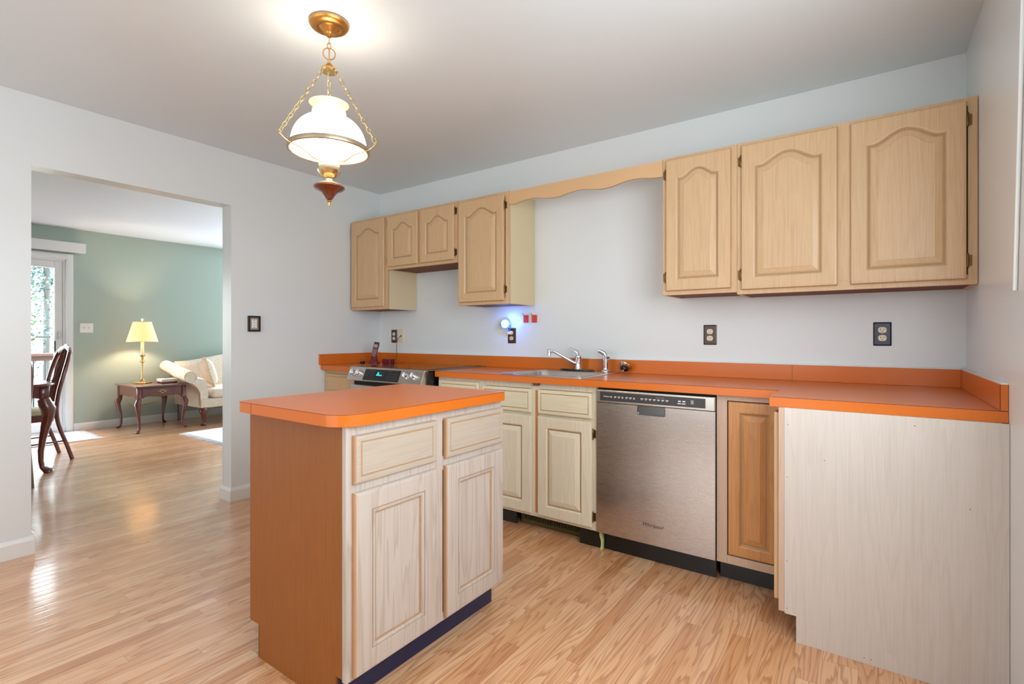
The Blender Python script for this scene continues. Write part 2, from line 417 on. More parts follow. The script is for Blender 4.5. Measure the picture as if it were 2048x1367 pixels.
def contour(u0, u1, v0, v1, arch, ins, n=20):
    """closed contour counter-clockwise, top edge is cathedral arch of height arch above v1"""
    u0 += ins; u1 -= ins; v0 += ins
    P = [(u0, v0), (u1, v0)]
    for i in range(n + 1):
        s = i / n; u = u1 + (u0 - u1) * s
        q = min(1, max(0, (s - .08) / .84)); bu = (0.5 - 0.5 * math.cos(2 * PI * q)) ** .75
        P.append((u, v1 - ins + arch * bu))
    return P
def rectcontour(u0, u1, v0, v1, ins, n=20):
    u0 += ins; u1 -= ins; v0 += ins; v1 -= ins
    P = [(u0, v0), (u1, v0)]
    for i in range(n + 1): P.append((u1 + (u0 - u1) * i / n, v1))
    return P

def door(face, w0, u0, u1, v0, v1, mat, parent, style='arch', t=.019, rail=.055, arch=.03, name='door', edge=None):
    F = mapper(face, w0)
    L = []
    def R(ins, w): L.append([(a, b, w) for a, b in rectcontour(u0, u1, v0, v1, ins)])
    R(0, 0); R(0, t - .006); R(.003, t - .001); R(.010, t)
    if style == 'drawer':
        R(.018, t); R(.020, t - .0025); R(.024, t - .0025); R(.026, t)
    else:
        if style == 'flat': arch = 0
        if style == 'raised': arch = 0
        a = arch
        def K(ins, w): L.append([(p, q, w) for p, q in contour(u0 + rail, u1 - rail, v0 + rail, v1 - rail - a, a, ins)])
        if style == 'flat':
            K(-.014, t); K(-.0125, t - .004); K(-.0095, t - .004); K(-.008, t - .0005); K(-.001, t - .0015); K(.001, t - .006); K(.005, t - .006); K(.007, t - .0105)
        else:
            K(-.004, t); K(0, t - .0015); K(.004, t - .006); K(.008, t - .009); K(.012, t - .009); K(.016, t - .0065); K(.036, t - .0015); K(.038, t - .0005)
    bm = loops_mesh(F, L)
    n_ = len(L[0]); bm.faces.ensure_lookup_table()
    gr = {'drawer': (5,), 'flat': (5, 9, 10), 'raised': (6, 7), 'arch': (6, 7)}[style]
    for k in gr:
        for f in bm.faces[k * n_:(k + 1) * n_]: f.material_index = 1
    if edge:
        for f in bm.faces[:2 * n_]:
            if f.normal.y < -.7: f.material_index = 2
    return MB().add(bm).build(name, [mat, M['glaze'], edge or mat], parent)

def hinge(face, w0, u, v, parent, side=1):
    """small wrap hinge with finial tips; u,v centre of the barrel"""
    F = mapper(face, w0); m = MB()
    ax = {'-y': (1, 0), '+x': (0, 1)}[face]
    def bx(ua, ub, va, vb, wa, wb):
        a = F(ua, va, wa); b = F(ub, vb, wb)
        m.box(min(a[0], b[0]), max(a[0], b[0]), min(a[1], b[1]), max(a[1], b[1]), min(a[2], b[2]), max(a[2], b[2]), .0008)
    bx(u - .001, u + side * .014, v - .022, v + .022, .0003, .0035)
    m.lathe(F(u, v - .031, .009), [(0, 0), (.003, .002), (.0045, .006), (.0035, .009), (.0048, .011), (.0048, .051), (.0035, .053), (.0045, .056), (.003, .060), (0, .062)], 10)
    return m.build('hinge', M['bronze'], parent, smooth=40)

# ------------------------------------------------------------------ setting
H = 2.44; XR = 3.9926; YB = -5.2; XG = -4.2; T = .123; YN = 2.4; YS = -5.2
struct(MB().box(XG - .15, XR + .15, YB - .15, YN + .15, -.06, 0).build('floor', M['floor'], at=(0, 0, 0)))
struct(MB().box(-T / 2, XR + .12, YB - .12, .12, H, H + .06).build('ceiling', M['ceil']))
struct(MB().box(XG - .12, -T / 2 - .0005, YS - .12, YN + .12, H, H + .06).build('ceiling', M['ceil2']))
struct(MB().box(0, XR + .12, .0005, .12, 0, H - .0005).build('wall_back', M['wall'], at=(0, 0, 0)))
# partition with the opening into the far room
m = MB(); y0, y1, oz = -2.345, -1.315, 2.066
m.box(-T, 0, y1, .12, 0, H - .0005).box(-T, 0, YB, y0, 0, H - .0005).box(-T, 0, y0, y1, oz, H - .0005)
struct(m.build('wall_left', M['wall'], at=(0, 0, 0)))
# green skin of the partition on the far room side
m = MB(); a, b_ = -T - .004, -T - .0006
m.box(a, b_, y1 + .001, YN, 0, H - .001).box(a, b_, YS, y0 - .001, 0, H - .001).box(a, b_, y0 - .001, y1 + .001, oz + .002, H - .001)
struct(m.build('wall_partition', M['green'], at=(0, 0, 0)))
# solid right wall; trim frames the area light of an assumed window (beside camera)
m = MB(); wy0, wy1, wz0, wz1 = -3.18, -1.32, 1.02, 2.08
m.box(XR, XR + .12, YB, 0, 0, H - .0005)
struct(m.build('wall_right', M['wall'], at=(0, 0, 0)))
w = struct(MB().box(XR - .012, XR - .0005, wy0 - .06, wy0, wz0 - .06, wz1 + .06).box(XR - .012, XR - .0005, wy1, wy1 + .06, wz0 - .06, wz1 + .06)
    .box(XR - .012, XR - .0005, wy0, wy1, wz1, wz1 + .06).box(XR - .03, XR - .0005, wy0, wy1, wz0 - .025, wz0 - .0005)
    .build('assumed_window_frame', M['trim']))  # assumed window trim on uncut wall; an area light serves as pane
# solid rear wall behind the camera; wide trim added around the fill light
m = MB(); rx0, rx1, rz0, rz1 = .2, 3.2, .3, 2.0
m.box(0, XR + .12, YB - .12, YB, 0, H - .0005)
struct(m.build('wall_rear', M['wall'], at=(0, 0, 0)))
struct(MB().box(rx0 - .07, rx0, YB + .0005, YB + .014, rz0 - .07, rz1 + .07).box(rx1, rx1 + .07, YB + .0005, YB + .014, rz0 - .07, rz1 + .07).box(rx0, rx1, YB + .0005, YB + .014, rz1, rz1 + .07)
    .box(rx0, rx1, YB + .0005, YB + .014, rz0 - .07, rz0).build('rear_fill_frame', M['trim']))  # window-like trim added for the rear fill light, no opening
# far room walls
dy0, dy1, dz1 = -3.06, -1.22, 2.06
m = MB(); m.box(XG - .12, XG, dy1, YN, 0, H - .0005).box(XG - .12, XG, YS, dy0, 0, H - .0005).box(XG - .12, XG, dy0, dy1, dz1, H - .0005)
struct(m.build('wall_far', M['green'], at=(0, 0, 0)))
struct(MB().box(XG, -T - .005, YN + .0005, YN + .12, 0, H - .001).build('wall_north', M['green'], at=(0, 0, 0)))
m = MB(); m.box(XG, -T - .005, YS - .12, YS, 0, H - .001)
struct(m.build('wall_south', M['green'], at=(0, 0, 0)))
struct(MB().box(-3.37, -3.3, YN - .014, YN - .0005, .53, 2.17).box(-1.1, -1.03, YN - .014, YN - .0005, .53, 2.17).box(-3.3, -1.1, YN - .014, YN - .0005, 2.1, 2.17).box(-3.3, -1.1, YN - .014, YN - .0005, .53, .6).build('north_fill_frame', M['trim']))  # trim added around the north fill light; solid wall behind it
struct(MB().box(XG + .0005, XG + .014, 1.28, 1.35, .53, 2.17).box(XG + .0005, XG + .014, 2.31, 2.38, .53, 2.17).box(XG + .0005, XG + .014, 1.35, 2.31, 2.1, 2.17).box(XG + .0005, XG + .014, 1.35, 2.31, .53, .6).build('west_fill_frame', M['trim']))  # added window-like trim framing the west fill light

def baseboard(name, pts, mat=M['trim']):
    """pts polyline on plan of wall face; room lies on the left side of the walking direction"""
    prof = [(0.0005, .0004), (.013, .0004), (.013, .075), (.009, .085), (.005, .095), (.0005, .096)]
    P = [Vector((p[0], p[1])) for p in pts]; secs = []
    for i, p in enumerate(P):
        d1 = (P[i] - P[i - 1]).normalized() if i else (P[1] - P[0]).normalized()
        d2 = (P[i + 1] - P[i]).normalized() if i < len(P) - 1 else d1
        n1 = Vector((-d1.y, d1.x)); n2 = Vector((-d2.y, d2.x)); b = (n1 + n2); b = b / max(1e-6, b.dot(n1))
        secs.append([(p.x + b.x * o_, p.y + b.y * o_, z) for o_, z in prof])
    return struct(MB().loft(secs).build(name, mat))
baseboard('baseboard_left', [(-T - .004, y0 - .3), (-T - .004, y0), (0, y0), (0, YB + .02)][::-1] if False else [(0, YB + .02), (0, y0), (-T - .004, y0), (-T - .004, y0 - .4)][::-1])
baseboard('baseboard_right_of_opening', [(-T - .004, y1 + .4), (-T - .004, y1), (0, y1), (0, -.62)][::-1])
baseboard('baseboard_far', [(XG, YN - .01), (XG, dy1 + .075)])

# sliding door in the far wall: casing, fixed and sliding frames, pane, valance above
d = MB(); cz = dz1 + .07
d.box(XG + .0005, XG + .018, dy1, dy1 + .07, 0.0005, cz, .004).box(XG + .018, XG + .024, dy1 + .012, dy1 + .058, .001, cz - .01, .003)
d.box(XG + .0005, XG + .018, dy0 - .07, dy0, 0.0005, cz, .004).box(XG + .0005, XG + .018, dy0 + .0005, dy1 - .0005, dz1, cz, .004).box(XG + .018, XG + .024, dy0, dy1 + .0118, dz1 + .012, cz - .012, .003)
d.box(XG - .1, XG - .0005, dy1 - .022, dy1 - .0005, .001, dz1 - .001).box(XG - .1, XG - .0005, dy0 + .0005, dy0 + .022, .001, dz1 - .001).box(XG - .1, XG - .0005, dy0 + .0222, dy1 - .0222, dz1 - .022, dz1 - .0005).box(XG - .1, XG + .02, dy0 + .022, dy1 - .022, .0005, .025)
droot = struct(d.build('door_1', M['trim']))
def sash(ya, yb, xa, nm, par):
    s_ = MB(); x1_ = xa + .035
    s_.box(xa, x1_, yb - .075, yb, .026, dz1 - .023, .003).box(xa, x1_, ya, ya + .075, .026, dz1 - .023, .003).box(xa, x1_, ya + .075, yb - .075, dz1 - .105, dz1 - .023, .003).box(xa, x1_, ya + .075, yb - .075, .026, .13, .003)
    s_.build(nm, M['trim'], par)
    MB().box(xa + .015, xa + .02, ya + .0755, yb - .0755, .1305, dz1 - .1055).build('pane', M['glass'], par)
sash(-2.16, dy1 - .023, XG - .045, 'sliding_frame', droot)
sash(dy0 + .023, -2.08, XG - .09, 'fixed_frame', droot)
hd = MB(); hy = dy1 - .055
hd.box(XG - .009, XG + .003, hy - .012, hy + .012, 1.115, 1.205, .002).box(XG + .003, XG + .02, hy - .006, hy + .006, 1.15, 1.165, .002)
hd.build('latch', M['nickel'], droot)
MB().box(XG - .009, XG + .014, hy - .05, hy - .036, .97, 1.095, .003).build('handle', M['dark'], droot)
MB().box(XG - .012, XG + .004, dy1 - .27, dy1 - .13, 1.125, 1.155, .002).build('latch_bar', M['nickel'], droot)
v = MB().box(XG + .0275, XG + .11, dy0 - .15, -1.055, 2.15, 2.262, .003)
v.box(XG + .0005, XG + .0275, dy0 - .1, -1.06, 2.225, 2.255)
tag(v.build('door_valance', M['trim']), 'white boxed blind valance mounted above the glass door', 'valance')

# outside: deck with railing, lawn, trees
struct(MB().box(-23, XG - .16, -9, 9, -.9, -.75).build('ground', M['grass']))
dk = MB()
for i in range(15): dk.box(-6.25 + i * .13, -6.13 + i * .13, -5, 3, -.09, -.05)
for px_, py_ in ((-6.15, -4.9), (-6.15, -1), (-6.15, 2.9), (-4.5, -4.9), (-4.5, 2.9)): dk.box(px_ - .05, px_ + .05, py_ - .05, py_ + .05, -.75, -.091)
tag(dk.build('deck', M['redwood'], at=(0, 0, -.75)), 'weathered wooden deck outside the glass door', 'deck')
t = thing('deck_railing', 'wooden deck railing with dark balusters seen through the glass door', 'railing', (-6.1, -1, -.05))
MB().box(-6.17, -6.03, -5, 3, .86, .90, .004).box(-6.12, -6.08, -5, 3, .79, .859).build('top_rail', M['redwood'], t)
MB().box(-6.12, -6.08, -5, 3, .03, .09).build('bottom_rail', M['redwood'], t)
for i in range(46):
    yy = -4.0 + i * .125
    MB().lathe((-6.1, yy, .0905), [(.011, 0), (.011, .699)], 8).build('baluster', M['iron'], t)
for yy in (-4.95, -2.9, -.5, 1.6, 2.95): MB().box(-6.145, -6.055, yy - .045, yy + .045, -.049, .859).build('post', M['redwood'], t)

def tree(x, y, h, r, label, lm, seed, nl=4200):
    rd = random.Random(seed); t = thing('tree', label, 'tree', (x, y, -.75))
    tk = MB().tube([(x, y, -.749), (x + .1, y, h * .4), (x - .05, y + .1, h * .75), (x, y, h)], [.075, .06, .035, .012], 10)
    for k in range(7):
        z = h * (.3 + .09 * k); a = rd.random() * 6.28; tk.tube([(x, y, z), (x + math.cos(a) * r * .4, y + math.sin(a) * r * .4, z + .5), (x + math.cos(a) * r * .8, y + math.sin(a) * r * .8, z + .7)], [.025, .016, .007], 6)
    tk.build('trunk', M['bark'], t, smooth=60)
    f = MB(); cl = [(rd.gauss(0, r * .45), rd.gauss(0, r * .45), rd.uniform(.08, 1) * h) for _ in range(22)]
    for i in range(nl):
        c = rd.choice(cl); p = Vector((x + c[0] + rd.gauss(0, .32), y + c[1] + rd.gauss(0, .32), c[2] + rd.gauss(0, .3)))
        if p.z < -.5: continue
        a = Vector((rd.gauss(0, 1), rd.gauss(0, 1), rd.gauss(0, 1))).normalized(); b = a.orthogonal().normalized(); s_ = rd.uniform(.03, .065); c2 = a.cross(b)
        f.quad(p - b * s_, p - c2 * s_ * .5, p + b * s_, p + c2 * s_ * .5)
    f.build('foliage', lm, t)
tree(-9.3, -1.2, 5.2, .75, 'leafy pale green tree nearest beyond the deck railing', M['leaf'], 1)
tree(-13.6, .6, 6.5, 1.1, 'bluish tree farther back beyond the deck', M['leaf2'], 2)
tree(-18.6, .8, 6, 1.4, 'green tree farthest back beyond the deck railing', M['leaf'], 3)

# ------------------------------------------------------------------ upper cabinets
def upper(name, label, x0, x1, z0, z1, doors, side_mat=None, hz=None):
    t = thing(name, label, 'cabinet', ((x0 + x1) / 2, -.16, z0), 'honey oak wall cabinets on the sink wall')
    yf = -.302; g = .0006
    MB().box(x0, x0 + .014, yf, -.002, z0, z1).box(x1 - .014, x1, yf, -.002, z0, z1).box(x0 + .014, x1 - .014, yf, -.002, z1 - .014, z1).box(x0 + .014, x1 - .014, -.012, -.002, z0 + .03, z1 - .014).build('body', side_mat or M['pale_side'], t)
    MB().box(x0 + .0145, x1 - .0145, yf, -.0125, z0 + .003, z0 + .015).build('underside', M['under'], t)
    fr = MB(); fy = -.3205; st = .030
    us = sorted([d_[0] for d_ in doors] + [d_[1] for d_ in doors])
    fr.box(x0, x0 + st, fy, yf - g, z0, z1, .0008).box(x1 - st, x1, fy, yf - g, z0, z1, .0008)
    fr.box(x0 + st, x1 - st, fy, yf - g, z1 - .035, z1, .0008).box(x0 + st, x1 - st, fy, yf - g, z0, z0 + .04, .0008)
    if len(doors) == 2:
        c = (doors[0][1] + doors[1][0]) / 2; fr.box(c - .025, c + .025, fy, yf - g, z0 + .04, z1 - .035)
    fr.build('face_frame', M['up_wood'], t)
    for (u0, u1, hs) in doors:
        dd = door('-y', fy - .0006, u0, u1, z0 + .022, z1 - .018, M['up_wood'], t, 'arch', rail=min(.06, (u1 - u0) * .19), arch=min(.05, (u1 - u0) * .13))
        if hs:
            u = u0 - .004 if hs < 0 else u1 + .004
            dz = (z1 - z0) * .12
            for vz in (z0 + .022 + dz * .6 + .02, z1 - .018 - dz * .6 - .02): hinge('-y', fy, u, vz, dd, side=-1 if hs < 0 else 1)
    return t
upper('wall_cabinet', 'narrow honey oak wall cabinet in the far left corner', .006, .4685, 1.372, 2.128, [(.028, .442, -1)])
upper('wall_cabinet', 'short two-door honey oak wall cabinet above the range', .4695, 1.2215, 1.685, 2.126, [(.482, .822, -1), (.852, 1.194, 1)])
upper('wall_cabinet', 'single-door honey oak wall cabinet above the blue night light', 1.2225, 1.672, 1.372, 2.124, [(1.238, 1.638, 1)])
upper('wall_cabinet', 'narrow arched-door honey oak wall cabinet right of the scalloped valance', 2.710, 3.0885, 1.378, 2.124, [(2.732, 3.062, -1)])
upper('wall_cabinet', 'widest two-door honey oak wall cabinet against the right wall', 3.0895, 3.9905, 1.366, 2.124, [(3.112, 3.516, -1), (3.566, 3.955, 1)])
# scalloped valance over the sink
P = [(1.6735, 2.118), (1.6735, 2.040)]
xa, xb = 1.6735, 2.7085; N = 60
for i in range(1, N + 1):
    s = i / N; P.append((xa + (xb - xa) * s, 2.036 + .010 * math.cos(2 * PI * s * 3.0 + PI) - .006 * math.sin(PI * s) + .004))
P.append((2.7085, 2.118))
tag(MB().prism(P, 'y', -.320, -.302).build('scalloped_valance', M['val']), 'scalloped honey wood valance board bridging the cabinets over the sink', 'valance')

# ------------------------------------------------------------------ base cabinets, worktops
ZC = .9216; ZU = .8839; YF = -.5995
def base_frame(t, x0, x1, yf, z0, z1, stiles, rails, mat):
    fr = MB()
    for a, b in stiles: fr.box(a, b, yf, yf + .018, z0, z1, .0006)
    st = sorted(stiles)
    for (a0, b0), (a1, b1) in zip(st, st[1:]):
        for r0, r1 in rails: fr.box(b0, a1, yf, yf + .018, r0, r1)
    fr.build('face_frame', mat, t)
FY = -.562
# corner cabinet left of the range
t = thing('base_cabinet', 'honey drawer base cabinet in the corner left of the range', 'cabinet', (.22, -.3, 0))
MB().box(.004, .458, FY + .0185, -.003, .10, ZU - .0006).build('body', M['inset_wood'], t)
MB().box(.004, .458, -.50, -.49, .0004, .0994).build('toe_kick', M['black'], t)
base_frame(t, .004, .458, FY, .1, ZU - .0006, [(.004, .03), (.42, .458)], [(.845, ZU - .0006), (.68, .71), (.1, .13)], M['up_wood_x'])
door('-y', FY - .0006, .018, .44, .70, .852, M['up_wood_x'], t, 'drawer', name='drawer')
door('-y', FY - .0006, .018, .44, .118, .685, M['up_wood'], t, 'raised')
# drawer cabinet right of the range
t = thing('base_cabinet', 'pickled oak base cabinet between the range and sink cabinet', 'cabinet', (1.44, -.3, 0))
MB().box(1.262, 1.632, FY + .0185, -.003, .10, ZU - .0006).build('body', M['base_wood'], t)
MB().box(1.262, 1.632, -.50, -.49, .0004, .0994).build('toe_kick', M['black'], t)
base_frame(t, 1.262, 1.632, FY, .1, ZU - .0006, [(1.262, 1.29), (1.606, 1.632)], [(.855, ZU - .0006), (.68, .71), (.1, .13)], M['base_wood'])
door('-y', FY - .0006, 1.276, 1.618, .705, .862, M['base_wood_x'], t, 'drawer', name='drawer')
door('-y', FY - .0006, 1.276, 1.618, .118, .688, M['base_wood'], t, 'raised')
# sink cabinet
t = thing('base_cabinet', 'pickled oak sink cabinet left of the dishwasher', 'cabinet', (2.03, -.3, 0))
MB().box(1.633, 1.647, FY + .0185, -.003, .10, ZU - .0006).box(2.418, 2.4345, FY + .0185, -.003, .10, ZU - .0006).box(1.647, 2.418, FY + .0185, -.003, .10, .114).box(1.647, 2.418, -.02, -.003, .114, ZU - .0006).build('body', M['base_wood'], t)
MB().box(1.633, 1.86, -.50, -.49, .0004, .0994).box(2.31, 2.4345, -.53, -.52, .0004, .0994).box(1.86, 2.31, -.43, -.42, .0004, .0994).build('toe_kick', M['black'], t)
base_frame(t, 1.633, 2.4345, FY, .1, ZU - .0006, [(1.633, 1.66), (2.008, 2.066), (2.404, 2.4345)], [(.848, ZU - .0006), (.69, .715), (.1, .13)], M['base_wood'])
MB().box(2.036, 2.0598, FY - .0006, FY - .0001, .125, .84).build('bare_strip', M['bare'], t)
MB().box(2.428, 2.4344, FY - .0006, FY - .0001, .1, .88).build('bare_strip', M['bare'], t)
for (u0, u1, hs) in ((1.646, 2.014, 0), (2.061, 2.408, 1)):
    door('-y', FY - .0006, u0, u1, .706, .846, M['base_wood_x'], t, 'drawer', name='drawer_front')
    dd = door('-y', FY - .0006, u0, u1, .118, .690, M['base_wood'], t, 'raised', rail=.062)
    if hs:
        for vz in (.625, .175): hinge('-y', FY, u1 + .004, vz, dd, 1)
tag(MB().prism([(2.028, .8835), (2.072, .8835), (2.066, .868), (2.034, .868)], 'y', FY - .022, FY - .0005, .001).build('cabinet_catch', M['bronze'], at=(2.05, FY, .868)), 'small dark bronze clip under the counter edge below the sink', 'clip')
# floor register in the toe space
t = thing('floor_register', 'olive metal heating register in the toe space under the sink cabinet', 'vent', (2.085, -.45, 0))
fg = MB().box(1.868, 2.302, -.462, -.452, .006, .026, .002).box(1.868, 2.302, -.462, -.452, .078, .094, .002).box(1.868, 1.895, -.462, -.452, .026, .078).box(2.275, 2.302, -.462, -.452, .026, .078)
fg.box(1.868, 2.302, -.462, -.4305, .0004, .006)
fg.build('frame', M['vent'], t)
MB().box(1.895, 2.275, -.452, -.449, .026, .078).build('backing', M['gap'], t)
sl = MB()
for i in range(31): sl.box(1.899 + i * .0122, 1.9045 + i * .0122, -.4615, -.4525, .026, .078)
sl.build('grille', M['vent'], t)
# splintered stub left of the dishwasher
m = MB().prism([(2.4365, .102), (2.452, .102), (2.458, .05), (2.455, .0005), (2.4425, .0005), (2.447, .04), (2.437, .075)], 'y', -.545, -.525, .001)
tag(m.build('wood_stub', M['stub']), 'broken mint painted wood stub on the floor beside the dishwasher', 'wood scrap')

# dishwasher
DX0, DX1 = 2.4365, 3.0475
t = thing('dishwasher', 'stainless steel built-in dishwasher with dark control strip', 'dishwasher', ((DX0 + DX1) / 2, -.3, 0))
MB().box(DX0 + .004, DX1 - .004, -.555, -.02, .104, .868).build('tub', M['gap'], t)
pk0, pk1 = 2.668, 2.808
dp = MB(); ya, yb = -.5800, -.5555
dp.box(DX0 + .002, pk0, ya, yb, .106, .801).box(pk1, DX1 - .002, ya, yb, .106, .801).box(pk0, pk1, ya, yb, .106, .758)
dp.box(pk0, pk1, yb - .004, yb, .758, .801)
dpo = dp.build('door_panel', M['steel'], t)
L = []
def rr(u0, u1, v0, v1, r, w, n=5):
    out = []
    for cx_, cy_, a0 in ((u1 - r, v0 + r, -PI / 2), (u1 - r, v1 - r, 0), (u0 + r, v1 - r, PI / 2), (u0 + r, v0 + r, PI)):
        for k in range(n + 1):
            a = a0 + PI / 2 * k / n; out.append((cx_ + r * math.cos(a), cy_ + r * math.sin(a), w))
    return out
F = mapper('-y', -.58)
L = [rr(pk0 - .003, pk1 + .003, .754, .8005, .012, .0002), rr(pk0 - .003, pk1 + .003, .754, .8005, .012, .002), rr(pk0 + .001, pk1 - .001, .758, .7995, .011, .002), rr(pk0 + .016, pk1 - .016, .776, .799, .006, -.015)]
bm_ = loops_mesh(F, L)
MB().add(bm_).build('handle_pocket', M['pocket'], t, smooth=30)
F = mapper('-y', -.5795)
cp = MB(); cp.box(DX0 + .002, DX1 - .002, -.583, -.5555, .803, .870, .003, 2)
cpo = cp.build('control_panel', M['steel_x'], t)
MB().box(DX0 + .024, DX1 - .045, -.5846, -.5832, .814, .860, .0004).build('control_strip', paint('charcoal_strip', (58, 52, 54), .35), t)
MB().box(DX0, DX1, -.556, -.03, .8705, .8835).build('top_gap', M['gap'], t)
MB().box(DX0 + .018, DX0 + .6, -.520, -.508, .0005, .1035).build('toe_panel', M['black'], t)
def mark(m_, u0, u1, v0, v1): m_.box(u0, u1, -.5853, -.5848, v0, v1)
def markset(ms):
    m_ = MB()
    for q_ in ms: mark(m_, *q_)
    m_.build('control_marks', M['white'], t)['kind'] = 'stuff'
markset([(2.52 + k * .021, 2.52 + k * .021 + (.013 if k % 3 else .009), .8365, .8395) for k in range(7)] + [(2.52 + k * .021, 2.529 + k * .021, .832, .8338) for k in range(7)])
markset([(2.685 + k * .0215, 2.685 + k * .0215 + .014, .8365, .8395) for k in range(7)] + [(2.687 + k * .0215, 2.695 + k * .0215, .832, .8338) for k in range(7)])
markset([(2.765 + k * .009, 2.769 + k * .009, .8475, .849) for k in range(5)])
markset([(2.875 + k * .021, 2.888 + k * .021, .8365, .842) for k in range(2)] + [(2.872 + k * .021, 2.889 + k * .021, .826, .830) for k in range(2)])
markset([(2.935, 2.949, .8305 + k * .005, .832 + k * .005) for k in range(4)])
def text(s, size, face, w0, u, v, mat, parent, shear=0, ext=.0004, rot=0, name='lettering'):
    cu = bpy.data.curves.new('txt', 'FONT'); cu.body = s; cu.size = size; cu.extrude = ext; cu.shear = shear
    ob = bpy.data.objects.new('txt', cu); C.objects.link(ob)
    dg = bpy.context.evaluated_depsgraph_get(); me = bpy.data.meshes.new_from_object(ob.evaluated_get(dg))
    bpy.data.objects.remove(ob)
    bm = bmesh.new(); bm.from_mesh(me); bpy.data.meshes.remove(me)
    bmesh.ops.rotate(bm, matrix=Matrix.Rotation(rot, 3, 'Z'), verts=bm.verts[:])
    F_ = mapper(face, w0)
    for v_ in bm.verts: v_.co = Vector(F_(u + v_.co.x, v + v_.co.y, v_.co.z))
    return MB().add(bm).build(name, mat, parent)
text('Whirlpool', .0085, '-y', -.585, 2.480, .834, M['white'], t)
text('Whirlpool', .026, '-y', -.5803, 2.690, .196, M['dark'], t, shear=.35)
F = mapper('-y', -.5805)
sw = [F(2.735 + .052 * math.cos(a) * (1), .2045 + .0135 * math.sin(a), 0) for a in [PI * 1.12 + k * PI * 1.66 / 30 for k in range(31)]]
MB().tube(sw, [.0003 + .0009 * math.sin(PI * k / 30) for k in range(31)], 6).build('badge_swoosh', M['nickel'], t)

# narrow cabinet with inset door right of the dishwasher
t = thing('base_cabinet', 'narrow base cabinet with amber raised-panel door right of the dishwasher', 'cabinet', (3.2, -.3, 0))
MB().box(3.0485, 3.3395, FY + .0185, -.003, .10, ZU - .0006).build('body', M['frame_pink'], t)
MB().box(3.0485, 3.41, -.49, -.48, .0004, .0994).build('toe_kick', M['black'], t)
fr = MB().box(3.0485, 3.094, FY, FY + .018, .1, ZU - .0006, .0006).box(3.094, 3.3395, FY, FY + .018, .1, .138, .0006).box(3.094, 3.3395, FY, FY + .018, .857, ZU - .0006, .0006).box(3.325, 3.3395, FY, FY + .018, .138, .857)
fr.box(3.094, 3.325, FY + .0186, FY + .0190, .138, .857)
fr.build('face_frame', M['frame_pink'], t)
MB().box(3.0942, 3.3248, FY + .012, FY + .0183, .1382, .8568).build('reveal', M['gap'], t)
door('-y', FY + .0115, 3.098, 3.322, .142, .853, M['inset_wood'], t, 'raised', t=.014, rail=.050)

# corner cabinet return at the right end, end panel towards the camera
t = thing('base_cabinet', 'corner base cabinet with large pale veneer end panel by the right wall', 'cabinet', (3.66, -.7, 0))
MB().box(3.37, 3.975, -.8725, FY - .003, .10, ZU - .0006).build('body', M['base_wood'], t)
MB().prism([(3.3702, ZU - .0006), (3.3702, .099), (3.409, .099), (3.409, .0004), (3.9915, .0004), (3.9915, ZU - .0006)], 'y', -.880, -.873).build('end_panel', M['pen_panel'], t)
MB().box(3.3495, 3.3698, -.8795, FY - .003, .104, ZU - .0006, .0006).build('face_frame', M['frame_pink'], t)
MB().box(3.332, 3.349, -.865, -.62, .140, .862, .002).build('door', M['up_wood'], t)
MB().box(3.4095, 3.419, -.8728, -.494, .0004, .0985).build('toe_kick', M['blue'], t)
for (u, v_) in ((3.372 + .01, .82), (3.38, .62), (3.378, .30), (3.378, .12), (3.5, .70), (3.76, .855), (3.62, .02), (3.64, .02), (3.9, .6)): MB().lathe((u, -.8801, v_), [(0, 0), (.0018, .0001), (.0018, .0003), (0, .0005)], 8, axis=(0, -1, 0)).build('nail_head', M['bronze'], t)

# worktops
t = thing('worktop', 'orange laminate worktop running from the range past the sink to the right wall', 'worktop', (2.6, -.3, ZU))
SX0, SX1, SY0, SY1 = 1.79, 2.328, -.555, -.085   # cut-out for the sink
e_ = .0015
wt = MB()
wt.box(1.2615, SX0, YF, -.002, ZU, ZC).box(SX0, SX1, YF, SY0, ZU, ZC).box(SX0, SX1, SY1, -.002, ZU, ZC).box(SX1, 3.3161, YF, -.002, ZU, ZC)
wt.box(3.3161, XR - .001, -.8648, -.002, ZU, ZC)
wt.build('surface', M['laminate'], t)
tk = MB().box(1.2615, 3.3165, YF - .0004, YF - .0001, ZC - .0022, ZC - .0004).box(3.3157, XR - .002, -.8652, -.8649, ZC - .0022, ZC - .0004)
tk.build('edge_seam', paint('dark_laminate_seam', (96, 36, 14), .5), t)
bs = MB().box(.0215, 3.9725, -.0205, -.0015, ZC + .0003, 1.0045, .0008).box(3.9728, XR - .001, -.8648, -.0015, ZC + .0003, 1.0045, .0008)
bso = bs.build('backsplash', M['laminate'], t)
MB().box(3.9722, 3.9727, -.8655, -.862, ZC + .0005, 1.0043).build('backsplash_seam', M['gap'], t)
MB().box(3.30, 3.3012, -.0209, -.0206, ZC + .0005, 1.0043).build('backsplash_seam', M['gap'], t)
cb_ = MB().box(.0215, 3.9722, -.0206, -.0013, 1.0047, 1.0095).box(3.974, XR - .0008, -.864, -.021, 1.0047, 1.0095)
cb_.build('caulk_line', M['trim'], t)
t = thing('worktop', 'short orange laminate worktop in the corner left of the range', 'worktop', (.23, -.3, ZU))
MB().box(.002, .4615, -.6128, -.0212, ZU, ZC).build('surface', M['laminate'], t)
MB().box(.001, .021, -.631, -.0014, ZC + .0003, 1.0075, .0008).build('backsplash', M['laminate'], t)
MB().box(.002, .4615, -.6131, -.6129, ZC - .002, ZC - .0004).build('edge_seam', M['gap'], t)

